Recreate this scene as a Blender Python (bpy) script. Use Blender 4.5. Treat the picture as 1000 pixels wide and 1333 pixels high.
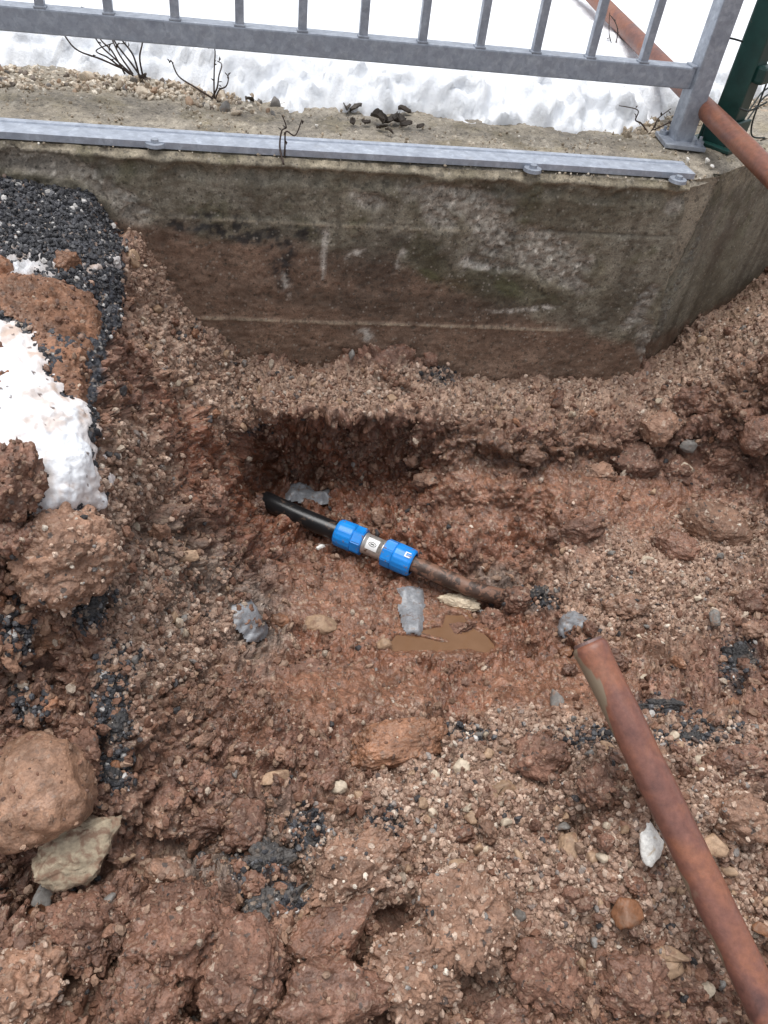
import bpy, bmesh, math, random
import numpy as np
from mathutils import Vector, Matrix, Euler

random.seed(7)
rng = np.random.default_rng(7)
scene = bpy.context.scene
col = scene.collection
for o in list(bpy.data.objects):
    bpy.data.objects.remove(o, do_unlink=True)

# ------------------------------------------------------------------ camera
F_PX = 996.46
CAM = np.array([-0.24207, -1.41989, 0.50264])
AX_R = np.array([0.98338, -0.144537, 0.109877])
AX_U = np.array([0.021663, 0.694268, 0.719391])
AX_F = np.array([0.180262, 0.705054, -0.685860])
cd = bpy.data.cameras.new('camera')
cam = bpy.data.objects.new('camera', cd)
col.objects.link(cam)
cam.matrix_world = Matrix(((AX_R[0], AX_U[0], -AX_F[0], CAM[0]),
                           (AX_R[1], AX_U[1], -AX_F[1], CAM[1]),
                           (AX_R[2], AX_U[2], -AX_F[2], CAM[2]),
                           (0, 0, 0, 1)))
cd.sensor_fit = 'VERTICAL'
cd.sensor_height = 36.0
cd.lens = 36.0 * F_PX / 1333.0
cd.clip_start = 0.02
cd.clip_end = 500
scene.camera = cam

# ------------------------------------------------------------------ overcast daylight
SUN_EL, SUN_AZ = math.radians(80), math.radians(-60)
world = bpy.data.worlds.new('World')
scene.world = world
world.use_nodes = True
wn, wl = world.node_tree.nodes, world.node_tree.links
wn.clear()
w_out = wn.new('ShaderNodeOutputWorld')
w_bg = wn.new('ShaderNodeBackground')
w_sky = wn.new('ShaderNodeTexSky')
w_sky.sky_type = 'NISHITA'
w_sky.sun_disc = False
w_sky.sun_elevation = SUN_EL
w_sky.sun_rotation = SUN_AZ
w_sky.air_density = 1.0
w_sky.dust_density = 1.5
w_sky.ozone_density = 1.0
w_hsv = wn.new('ShaderNodeHueSaturation')      # a closed cloud cover: nearly grey
w_hsv.inputs['Saturation'].default_value = 0.22
wl.new(w_sky.outputs[0], w_hsv.inputs['Color'])
wl.new(w_hsv.outputs[0], w_bg.inputs['Color'])
w_bg.inputs['Strength'].default_value = 0.088
wl.new(w_bg.outputs[0], w_out.inputs['Surface'])
sd_ = bpy.data.lights.new('sun', 'SUN')
sd_.energy = 1.5
sd_.angle = math.radians(45)
sd_.color = (1.0, 0.98, 0.95)
sun = bpy.data.objects.new('sun', sd_)
col.objects.link(sun)
sdir = Vector((math.sin(SUN_AZ) * math.cos(SUN_EL), math.cos(SUN_AZ) * math.cos(SUN_EL), math.sin(SUN_EL)))
sun.rotation_euler = sdir.to_track_quat('Z', 'Y').to_euler()
sun.location = (0, 0, 5)
scene.view_settings.view_transform = 'Standard'
scene.view_settings.look = 'None'
scene.view_settings.gamma = 1.0
scene.view_settings.use_curve_mapping = False
scene.view_settings.exposure = 1.1

# ------------------------------------------------------------------ numeric helpers
def ray(u, v):
    u = np.asarray(u, float)[..., None]; v = np.asarray(v, float)[..., None]
    return AX_F + AX_R * (u - 500) / F_PX + AX_U * (666.5 - v) / F_PX

def on_z(u, v, z):
    d = ray(u, v); t = (np.asarray(z) - CAM[2]) / d[..., 2]
    return CAM + d * t[..., None]

def on_y(u, v, y=0.0):
    d = ray(u, v); t = (y - CAM[1]) / d[..., 1]
    return CAM + d * t[..., None]

def at_depth(u, v, dep):
    return CAM + ray(u, v) * dep

def px_size(P):
    return float((np.asarray(P) - CAM) @ AX_F) / F_PX

def hsh(ix, iy, iz, seed):
    h = (ix.astype(np.uint32) * np.uint32(374761393) + iy.astype(np.uint32) * np.uint32(668265263)
         + iz.astype(np.uint32) * np.uint32(2147483647) + np.uint32((seed * 974711 + 12345) & 0xffffffff))
    h = (h ^ (h >> np.uint32(13))) * np.uint32(1274126177)
    h = (h ^ (h >> np.uint32(16))) * np.uint32(2246822519)
    return h ^ (h >> np.uint32(15))

def perlin(P, seed=0):
    Pi = np.floor(P).astype(np.int64); Fr = (P - Pi)
    w = Fr * Fr * Fr * (Fr * (Fr * 6 - 15) + 10)
    out = np.zeros(len(P))
    for dx in (0, 1):
        for dy in (0, 1):
            for dz in (0, 1):
                h = hsh(Pi[:, 0] + dx, Pi[:, 1] + dy, Pi[:, 2] + dz, seed)
                gx = (h & np.uint32(1023)) / 511.5 - 1
                gy = ((h >> np.uint32(10)) & np.uint32(1023)) / 511.5 - 1
                gz = ((h >> np.uint32(20)) & np.uint32(1023)) / 511.5 - 1
                d = gx * (Fr[:, 0] - dx) + gy * (Fr[:, 1] - dy) + gz * (Fr[:, 2] - dz)
                out += d * (w[:, 0] if dx else 1 - w[:, 0]) * (w[:, 1] if dy else 1 - w[:, 1]) * (w[:, 2] if dz else 1 - w[:, 2])
    return out * 1.3

def fbm(P, scale, octv=4, gain=0.5, seed=0):
    s, a, f = 0, 1.0, scale
    for k in range(octv):
        s = s + a * perlin(P * f + 17.3 * k, seed + k)
        a *= gain; f *= 2.03
    return s

def worley(P, scale, seed=0, jit=0.95):
    Q = P * scale
    Pi = np.floor(Q).astype(np.int64); Fr = Q - Pi
    f1 = np.full(len(P), 9.0); f2 = np.full(len(P), 9.0); cid = np.zeros(len(P))
    for dx in (-1, 0, 1):
        for dy in (-1, 0, 1):
            for dz in (-1, 0, 1):
                h = hsh(Pi[:, 0] + dx, Pi[:, 1] + dy, Pi[:, 2] + dz, seed)
                ox = (h & np.uint32(1023)) / 1023.0 * jit
                oy = ((h >> np.uint32(10)) & np.uint32(1023)) / 1023.0 * jit
                oz = ((h >> np.uint32(20)) & np.uint32(1023)) / 1023.0 * jit
                d = (dx + ox - Fr[:, 0]) ** 2 + (dy + oy - Fr[:, 1]) ** 2 + (dz + oz - Fr[:, 2]) ** 2
                m = d < f1
                f2 = np.where(m, f1, np.minimum(f2, d))
                cid = np.where(m, (h >> np.uint32(7) & np.uint32(4095)) / 4095.0, cid)
                f1 = np.where(m, d, f1)
    return np.sqrt(f1), np.sqrt(f2), cid

def plates(P, scale, seed=0, jit=0.95, tilt=1.3):
    """broken angular chunks: each cell has its own height and slope; returns (height -1..1, edge distance, id)"""
    Q = P * scale
    Pi = np.floor(Q).astype(np.int64); Fr = Q - Pi
    f1 = np.full(len(P), 9.0); f2 = np.full(len(P), 9.0); hid = np.zeros(len(P), np.uint32)
    dl = np.zeros((len(P), 3))
    for dx in (-1, 0, 1):
        for dy in (-1, 0, 1):
            for dz in (-1, 0, 1):
                h = hsh(Pi[:, 0] + dx, Pi[:, 1] + dy, Pi[:, 2] + dz, seed)
                o = np.stack([dx + (h & np.uint32(1023)) / 1023.0 * jit - Fr[:, 0],
                              dy + ((h >> np.uint32(10)) & np.uint32(1023)) / 1023.0 * jit - Fr[:, 1],
                              dz + ((h >> np.uint32(20)) & np.uint32(1023)) / 1023.0 * jit - Fr[:, 2]], 1)
                d = (o * o).sum(1); m = d < f1
                f2 = np.where(m, f1, np.minimum(f2, d)); f1 = np.where(m, d, f1)
                hid = np.where(m, h, hid); dl = np.where(m[:, None], o, dl)
    h = hid * np.uint32(2654435761); h = h ^ (h >> np.uint32(15))
    r0 = (h & np.uint32(255)) / 127.5 - 1; r1 = ((h >> np.uint32(8)) & np.uint32(255)) / 127.5 - 1
    r2 = ((h >> np.uint32(16)) & np.uint32(255)) / 127.5 - 1; r3 = ((h >> np.uint32(24)) & np.uint32(255)) / 127.5 - 1
    hh = r0 * .6 + tilt * (dl[:, 0] * r1 + dl[:, 1] * r2 + dl[:, 2] * r3)
    return hh, np.sqrt(f2) - np.sqrt(f1), (r1 + 1) * .5

def smooth(a, b, x):
    t = np.clip((x - a) / (b - a), 0, 1)
    return t * t * (3 - 2 * t)

def poly_sd(U, V, poly):
    """signed distance to a polygon, positive inside"""
    poly = np.asarray(poly, float)
    d = np.full(U.shape, 1e9); ins = np.zeros(U.shape, bool)
    for i in range(len(poly)):
        x0, y0 = poly[i - 1]; x1, y1 = poly[i]
        ex, ey = x1 - x0, y1 - y0
        t = np.clip(((U - x0) * ex + (V - y0) * ey) / (ex * ex + ey * ey + 1e-9), 0, 1)
        d = np.minimum(d, (U - x0 - t * ex) ** 2 + (V - y0 - t * ey) ** 2)
        c = ((y0 > V) != (y1 > V)) & (U < (x1 - x0) * (V - y0) / (y1 - y0 + 1e-12) + x0)
        ins ^= c
    d = np.sqrt(d)
    return np.where(ins, d, -d)

# ------------------------------------------------------------------ object helpers
def link(name, me, mat=None, parent=None):
    o = bpy.data.objects.new(name, me)
    col.objects.link(o)
    if mat is not None and me is not None and len(me.materials) == 0:
        me.materials.append(mat)
    if parent is not None:
        o.parent = parent
    return o

def tag(o, label=None, cat=None, group=None, kind=None):
    if label: o['label'] = label
    if cat: o['category'] = cat
    if group: o['group'] = group
    if kind: o['kind'] = kind
    return o

def empty(name, loc=(0, 0, 0)):
    o = bpy.data.objects.new(name, None)
    o.empty_display_size = 0.05
    o.location = loc
    col.objects.link(o)
    return o

def np_mesh(name, verts, faces, smooth_shade=True, colors=None):
    verts = np.asarray(verts, np.float32); faces = np.asarray(faces, np.int32)
    k = faces.shape[1]
    me = bpy.data.meshes.new(name)
    me.vertices.add(len(verts)); me.vertices.foreach_set('co', verts.ravel())
    me.loops.add(faces.size); me.loops.foreach_set('vertex_index', faces.ravel())
    me.polygons.add(len(faces))
    me.polygons.foreach_set('loop_start', np.arange(0, faces.size, k, dtype=np.int32))
    me.update(calc_edges=True)
    if smooth_shade:
        me.polygons.foreach_set('use_smooth', np.ones(len(faces), bool))
    if colors is not None:
        at = me.attributes.new('Col', 'FLOAT_COLOR', 'POINT')
        c = np.ones((len(verts), 4), np.float32); c[:, :colors.shape[1]] = colors
        at.data.foreach_set('color', c.ravel())
    me.validate()
    return me

def bm_mesh(name, bm, smooth_shade=False):
    me = bpy.data.meshes.new(name)
    bmesh.ops.recalc_face_normals(bm, faces=bm.faces)
    bm.to_mesh(me); bm.free()
    if smooth_shade:
        me.polygons.foreach_set('use_smooth', np.ones(len(me.polygons), bool))
    return me

def add_box(bm, c, s, rot=None, bevel=0.0):
    t = bmesh.new()
    bmesh.ops.create_cube(t, size=1)
    bmesh.ops.scale(t, vec=Vector(s), verts=t.verts)
    if bevel:
        bmesh.ops.bevel(t, geom=list(t.edges), offset=bevel, segments=2, affect='EDGES', profile=0.6)
    M = Matrix.Translation(Vector(c)) @ (rot.to_matrix().to_4x4() if rot is not None else Matrix())
    bmesh.ops.transform(t, matrix=M, verts=t.verts)
    me = bpy.data.meshes.new('tmp'); t.to_mesh(me); t.free()
    bm.from_mesh(me); bpy.data.meshes.remove(me)

def tube_mesh(name, pts, radii, seg=24, cap=True, wob=0.0, seed=0):
    """a swept tube with per-point radius"""
    pts = np.asarray(pts, float); n = len(pts)
    radii = np.broadcast_to(np.asarray(radii, float), (n,))
    T = np.gradient(pts, axis=0); T /= np.linalg.norm(T, axis=1)[:, None]
    ref = np.array([0.3, 0.2, 1.0]); ref -= T[0] * (ref @ T[0])
    if np.linalg.norm(ref) < 1e-3:
        ref = np.array([1.0, 0, 0])
    V = []; 
    for i in range(n):
        ref = ref - T[i] * (ref @ T[i]); ref /= np.linalg.norm(ref)
        b = np.cross(T[i], ref)
        a = np.linspace(0, 2 * np.pi, seg, endpoint=False)
        V.append(pts[i] + radii[i] * (np.cos(a)[:, None] * ref + np.sin(a)[:, None] * b))
    V = np.concatenate(V)
    if wob:
        cen = np.repeat(pts, seg, axis=0)
        V = V + (V - cen) * (fbm(V, 18, 3, 0.5, seed)[:, None] * wob)
    Fq = []
    for i in range(n - 1):
        for j in range(seg):
            k = (j + 1) % seg
            Fq.append((i * seg + j, i * seg + k, (i + 1) * seg + k, (i + 1) * seg + j))
    me = bpy.data.meshes.new(name)
    faces = [tuple(f) for f in Fq]
    if cap:
        faces.append(tuple(range(seg))[::-1]); faces.append(tuple(range((n - 1) * seg, n * seg)))
    me.from_pydata([tuple(v) for v in V], [], faces)
    me.update()
    sm = np.ones(len(me.polygons), bool)
    if cap: sm[-2:] = False
    me.polygons.foreach_set('use_smooth', sm)
    return me

# ------------------------------------------------------------------ materials
def new_mat(name):
    m = bpy.data.materials.new(name); m.use_nodes = True
    nt = m.node_tree; nt.nodes.clear()
    out = nt.nodes.new('ShaderNodeOutputMaterial'); b = nt.nodes.new('ShaderNodeBsdfPrincipled')
    nt.links.new(b.outputs[0], out.inputs['Surface'])
    return m, nt, b

class NB:
    def __init__(s, nt):
        s.nt = nt; s.N = nt.nodes; s.L = nt.links
    def pos(s, world_space=True):
        if world_space:
            return s.N.new('ShaderNodeNewGeometry').outputs['Position']
        return s.N.new('ShaderNodeTexCoord').outputs['Object']
    def noise(s, vec, scale, detail=4, rough=0.55, dist=0.0):
        n = s.N.new('ShaderNodeTexNoise'); n.inputs['Scale'].default_value = scale
        n.inputs['Detail'].default_value = detail; n.inputs['Roughness'].default_value = rough
        n.inputs['Distortion'].default_value = dist
        s.L.new(vec, n.inputs['Vector']); return n.outputs['Fac']
    def vor(s, vec, scale, feature='F1', out='Distance', rand=1.0):
        n = s.N.new('ShaderNodeTexVoronoi'); n.feature = feature
        n.inputs['Scale'].default_value = scale; n.inputs['Randomness'].default_value = rand
        s.L.new(vec, n.inputs['Vector']); return n.outputs[out]
    def ramp(s, fac, stops):
        n = s.N.new('ShaderNodeValToRGB'); e = n.color_ramp.elements
        while len(e) < len(stops): e.new(0.5)
        for el, (p, c) in zip(e, stops):
            el.position = p; el.color = (*c, 1) if len(c) == 3 else c
        s.L.new(fac, n.inputs['Fac']); return n.outputs['Color']
    def fr(s, fac, a, b, lo=0.0, hi=1.0):
        n = s.N.new('ShaderNodeMapRange'); n.clamp = True
        n.inputs['From Min'].default_value = a; n.inputs['From Max'].default_value = b
        n.inputs['To Min'].default_value = lo; n.inputs['To Max'].default_value = hi
        s.L.new(fac, n.inputs['Value']); return n.outputs['Result']
    def mix(s, fac, a, b, mode='MIX'):
        n = s.N.new('ShaderNodeMix'); n.data_type = 'RGBA'; n.blend_type = mode
        for sock, v in ((n.inputs[0], fac), (n.inputs[6], a), (n.inputs[7], b)):
            if isinstance(v, (int, float)): sock.default_value = v
            elif isinstance(v, tuple): sock.default_value = (*v, 1)
            else: s.L.new(v, sock)
        return n.outputs[2]
    def math(s, op, a, b=None):
        n = s.N.new('ShaderNodeMath'); n.operation = op
        for sock, v in ((n.inputs[0], a), (n.inputs[1], b)):
            if v is None: continue
            if isinstance(v, (int, float)): sock.default_value = v
            else: s.L.new(v, sock)
        return n.outputs[0]
    def attr(s, name, typ='GEOMETRY', out='Color'):
        n = s.N.new('ShaderNodeAttribute'); n.attribute_name = name; n.attribute_type = typ
        return n.outputs[out]
    def bump(s, h, strength, dist, b, prev=None):
        n = s.N.new('ShaderNodeBump'); n.inputs['Strength'].default_value = strength
        n.inputs['Distance'].default_value = dist
        s.L.new(h, n.inputs['Height'])
        if prev is not None: s.L.new(prev, n.inputs['Normal'])
        s.L.new(n.outputs[0], b.inputs['Normal']); return n.outputs[0]
    def rand(s):
        return s.N.new('ShaderNodeObjectInfo').outputs['Random']

def soil_material(name, base=None, vary=0.5, speck=0.8, rough=(0.36, 0.78), world_space=True, rnd=0.0, speck_scale=190, bump=0.9):
    m, nt, b = new_mat(name); q = NB(nt)
    P = q.pos(world_space)
    if base is None:
        c = q.attr('Col')
    else:
        rgb = nt.nodes.new('ShaderNodeRGB'); rgb.outputs[0].default_value = (*base, 1); c = rgb.outputs[0]
    n1 = q.noise(P, 14, 5, 0.6); n2 = q.noise(P, 75, 4, 0.6); n3 = q.noise(P, 420, 3, 0.6)
    c = q.mix(1.0, c, q.ramp(n1, [(0.3, (1 - vary * .55,) * 3), (0.7, (1 + vary * .25, 1 + vary * .2, 1 + vary * .15))]), 'MULTIPLY')
    c = q.mix(1.0, c, q.ramp(n2, [(0.3, (0.72, 0.70, 0.68)), (0.7, (1.22, 1.22, 1.2))]), 'MULTIPLY')
    c = q.mix(1.0, c, q.ramp(n3, [(0.3, (0.78, 0.78, 0.78)), (0.7, (1.2, 1.2, 1.2))]), 'MULTIPLY')
    if rnd:
        c = q.mix(1.0, c, q.ramp(q.rand(), [(0, (1 - rnd,) * 3), (0.5, (1, .97, .93)), (1, (1 + rnd * .8,) * 3)]), 'MULTIPLY')
    # grains of other stone in the soil: pale, tan, grey, near black
    wv = nt.nodes.new('ShaderNodeVectorMath'); wv.operation = 'ADD'
    wn_ = nt.nodes.new('ShaderNodeTexNoise'); wn_.inputs['Scale'].default_value = 130; wn_.inputs['Detail'].default_value = 3
    nt.links.new(P, wn_.inputs['Vector'])
    ws = nt.nodes.new('ShaderNodeVectorMath'); ws.operation = 'SCALE'; ws.inputs['Scale'].default_value = 0.007
    nt.links.new(wn_.outputs['Color'], ws.inputs[0]); nt.links.new(P, wv.inputs[0]); nt.links.new(ws.outputs[0], wv.inputs[1])
    PW = wv.outputs[0]
    vc = q.vor(PW, speck_scale, 'F1', 'Color'); sep = nt.nodes.new('ShaderNodeSeparateColor'); nt.links.new(vc, sep.inputs[0])
    pale = q.mix(q.fr(sep.outputs[1], 0, 1), (0.27, 0.17, 0.115), (0.50, 0.41, 0.33))
    edge = q.vor(PW, speck_scale, 'DISTANCE_TO_EDGE')
    core = q.fr(edge, 0.02, 0.09)
    patch = q.fr(q.noise(P, 24, 3), .38, .62, .15, 1)
    c = q.mix(q.math('MULTIPLY', q.fr(sep.outputs[0], 0.74, 0.78), q.math('MULTIPLY', q.math('MULTIPLY', core, speck), q.math('MULTIPLY', patch, q.fr(sep.outputs[2], 0, 1, .25, .95)))), c, pale)
    c = q.mix(q.math('MULTIPLY', q.fr(sep.outputs[2], 0.955, 0.965), q.math('MULTIPLY', core, speck)), c, (0.085, 0.062, 0.052))
    c = q.mix(1.0, c, q.ramp(q.fr(q.vor(PW, speck_scale * .55, 'F1', 'Color'), 0, 1), [(0, (.80,) * 3), (1, (1.22,) * 3)]), 'MULTIPLY')
    nt.links.new(c, b.inputs['Base Color'])
    rg = q.fr(q.noise(P, 9, 3), 0.35, 0.65, rough[0], rough[1])
    nt.links.new(q.math('MULTIPLY', rg, q.fr(q.attr('wet', 'GEOMETRY', 'Fac'), 0, 1, 1, .58)), b.inputs['Roughness'])
    b.inputs['Specular IOR Level'].default_value = 0.45
    h1 = q.bump(q.vor(P, 260, 'SMOOTH_F1'), bump, 0.0022, b)
    h2 = q.bump(q.noise(P, 600, 4, 0.65), bump * .8, 0.0012, b, h1)
    return m

def stone_material(name, base, dirt=(0.22, 0.125, 0.08), dirt_amt=0.5, rnd=0.25, rough=0.6, lo=0.68):
    m, nt, b = new_mat(name); q = NB(nt)
    P = q.pos(False); W = q.pos(True)
    n1 = q.noise(W, 45, 5, 0.6, 0.3); n2 = q.noise(W, 210, 4, 0.6)
    c = q.mix(q.fr(n1, 0.35, 0.68), base, tuple(min(1, x * lo) for x in base))
    c = q.mix(1.0, c, q.ramp(n2, [(0.3, (0.75,) * 3), (0.7, (1.15,) * 3)]), 'MULTIPLY')
    c = q.mix(1.0, c, q.ramp(q.rand(), [(0, (1 - rnd, 1 - rnd * 1.1, 1 - rnd * 1.2)), (1, (1 + rnd * .6,) * 3)]), 'MULTIPLY')
    c = q.mix(q.fr(q.noise(W, 70, 5, 0.65, 0.4), 0.62 - dirt_amt * .22, 0.72 - dirt_amt * .14), c, dirt)
    nt.links.new(c, b.inputs['Base Color'])
    b.inputs['Roughness'].default_value = rough
    b1 = q.bump(n1, 0.5, 0.003, b); q.bump(n2, 0.6, 0.001, b, b1)
    return m

def tint_material(name, rough=0.65):
    """crumbs and grains: colour of each from its own tint"""
    m, nt, b = new_mat(name); q = NB(nt)
    P = q.pos(True)
    c = q.attr('tint', 'INSTANCER')
    c = q.mix(1.0, c, q.ramp(q.noise(P, 330, 4, 0.6), [(0.3, (0.7,) * 3), (0.7, (1.2,) * 3)]), 'MULTIPLY')
    nt.links.new(c, b.inputs['Base Color'])
    b.inputs['Roughness'].default_value = rough
    q.bump(q.noise(P, 500, 4, 0.6), 0.6, 0.0015, b)
    return m

def galv_material(k=1.0):
    m, nt, b = new_mat('galvanised_steel'); q = NB(nt); P = q.pos(True)
    n1 = q.noise(P, 48, 7, 0.7, .3); n2 = q.vor(P, 120, 'F1', 'Color'); n3 = q.noise(P, 9, 4, 0.6, 0.5)
    c = q.ramp(n1, [(0.3, (0.25 * k, 0.275 * k, 0.325 * k)), (0.55, (0.33 * k, 0.36 * k, 0.415 * k)), (0.78, (0.48 * k, 0.515 * k, 0.56 * k))])
    sp_ = nt.nodes.new('ShaderNodeSeparateColor'); nt.links.new(n2, sp_.inputs[0])
    c = q.mix(1.0, c, q.ramp(sp_.outputs[0], [(0, (.90,) * 3), (1, (1.10,) * 3)]), 'MULTIPLY')
    c = q.mix(q.fr(n3, 0.62, 0.8, 0, 0.35), c, (0.20, 0.15, 0.11))
    nt.links.new(c, b.inputs['Base Color'])
    b.inputs['Metallic'].default_value = 0.35
    nt.links.new(q.fr(q.noise(P, 60, 3), 0.3, 0.7, 0.38, 0.62), b.inputs['Roughness'])
    q.bump(q.noise(P, 160, 4), 0.25, 0.0008, b)
    return m

def rust_material(name, mud=0.5):
    m, nt, b = new_mat(name); q = NB(nt); P = q.pos(True)
    n1 = q.noise(P, 12, 6, 0.6, 0.8); n2 = q.noise(P, 120, 6, 0.7); n3 = q.noise(P, 8, 4, 0.5, 0.8)
    c = q.ramp(n1, [(0.28, (0.110, 0.052, 0.045)), (0.45, (0.185, 0.080, 0.060)), (0.58, (0.245, 0.098, 0.058)), (0.75, (0.235, 0.115, 0.080))])
    c = q.mix(1.0, c, q.ramp(n2, [(0.3, (0.74,) * 3), (0.7, (1.2,) * 3)]), 'MULTIPLY')
    c = q.mix(q.fr(n3, 0.66, 0.70, 0, mud * .7), c, (0.24, 0.165, 0.12))
    c = q.mix(q.fr(q.attr('mud', 'GEOMETRY', 'Fac'), .35, .6), c, (0.215, 0.165, 0.115))
    nt.links.new(c, b.inputs['Base Color'])
    nt.links.new(q.fr(n1, 0.3, 0.7, 0.28, 0.55), b.inputs['Roughness'])
    q.bump(n2, 0.4, 0.0010, b)
    return m

def plain_material(name, colr, rough=0.5, metal=0.0, nscale=40, var=0.3, bumpd=0.0006, spec=0.5, dirt=None, dirt_lo=0.55):
    m, nt, b = new_mat(name); q = NB(nt); P = q.pos(True)
    n = q.noise(P, nscale, 5, 0.6)
    c = q.mix(q.fr(n, 0.3, 0.7), tuple(x * (1 - var) for x in colr), tuple(min(1, x * (1 + var * .5)) for x in colr))
    if dirt:
        c = q.mix(q.fr(q.noise(P, 55, 5, 0.65, 0.5), dirt_lo, dirt_lo + .06), c, dirt)
    nt.links.new(c, b.inputs['Base Color'])
    b.inputs['Roughness'].default_value = rough; b.inputs['Metallic'].default_value = metal
    b.inputs['Specular IOR Level'].default_value = spec
    if bumpd: q.bump(q.noise(P, nscale * 5, 4), 0.5, bumpd, b)
    return m

def snow_material():
    m, nt, b = new_mat('snow'); q = NB(nt); P = q.pos(True)
    c = q.ramp(q.noise(P, 30, 4), [(0.3, (0.80, 0.83, 0.88)), (0.7, (0.88, 0.90, 0.93))])
    at = q.attr('Col')
    c = q.mix(1.0, c, at, 'MULTIPLY')
    nt.links.new(c, b.inputs['Base Color'])
    b.inputs['Roughness'].default_value = 0.7
    b.inputs['Subsurface Weight'].default_value = 0.0
    h = q.bump(q.noise(P, 130, 5, 0.7), 0.5, 0.004, b)
    q.bump(q.noise(P, 500, 3, 0.6), 0.4, 0.0012, b, h)
    return m

M_SOIL = soil_material('wet_soil', None)
M_ASPH = soil_material('asphalt', None, vary=0.5, speck=1.0, rough=(0.35, 0.7), speck_scale=130)
M_CLOD = soil_material('clod_soil', (0.205, 0.111, 0.080), vary=0.8, speck=0.9, rnd=0.2)
M_BOULD = soil_material('rounded_clod_soil', (0.27, 0.158, 0.106), vary=0.7, speck=0.4, bump=0.5)
M_ASPHC = soil_material('asphalt_clod', (0.040, 0.039, 0.041), vary=0.7, speck=0.7, speck_scale=140, rough=(.4, .7), bump=1.0)
M_ASPHG = soil_material('grey_asphalt_clod', (0.085, 0.080, 0.079), vary=0.9, speck=0.8, speck_scale=140, rough=(.4, .7), bump=1.0)
M_CLODT = soil_material('clod_sandy', (0.29, 0.175, 0.126), vary=0.8, speck=1.0, rnd=0.15, speck_scale=150)
M_CLAY = soil_material('red_clay', (0.27, 0.140, 0.086), vary=1.0, speck=0.5, rnd=0.1, bump=0.7)
M_TINT = tint_material('grains')
M_LIME = stone_material('pale_limestone', (0.62, 0.52, 0.40), dirt_amt=0.35)
M_TAN = stone_material('tan_stone', (0.43, 0.29, 0.19), dirt_amt=0.4)
M_LIMER = stone_material('rough_limestone', (0.50, 0.41, 0.29), dirt=(.24, .15, .10), dirt_amt=0.75, rnd=.05, rough=.8)
M_LIMEW = stone_material('clean_limestone', (0.72, 0.60, 0.44), dirt=(.36, .2, .1), dirt_amt=0.25)
M_WHITE = stone_material('white_stone', (0.93, 0.91, 0.86), dirt_amt=0.12, dirt=(.62, .50, .36), rnd=0.0, rough=0.4, lo=0.93)
M_GREY = stone_material('grey_stone', (0.25, 0.235, 0.22), dirt_amt=0.3)
M_SLUSHY = stone_material('grey_slush', (0.30, 0.31, 0.33), dirt=(0.17, 0.12, 0.095), dirt_amt=0.36, rnd=0.05, rough=0.35)
M_ORANGE = stone_material('orange_stone', (0.26, 0.115, 0.055), dirt_amt=0.6)
M_BLACK = plain_material('tarry_asphalt', (0.030, 0.031, 0.035), 0.5, nscale=160, var=0.6, bumpd=0.004)
M_GALV = galv_material()
M_GALVL = galv_material(1.3)
M_RUST = rust_material('rusted_steel', 0.85)
M_RUST2 = rust_material('rusted_steel_dusty', 0.9)
M_SNOW = snow_material()

# ------------------------------------------------------------------ trench surface
TH = math.radians(36)
W2O = np.array([0.685, 0.03]); W2D = np.array([math.cos(TH), math.sin(TH)]); W2N = np.array([math.sin(TH), -math.cos(TH)])
def on_wall2(u, v):
    d = ray(u, v)
    t = ((W2O - CAM[:2]) @ W2N) / (d[..., :2] @ W2N)
    return CAM + d * t[..., None]

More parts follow.
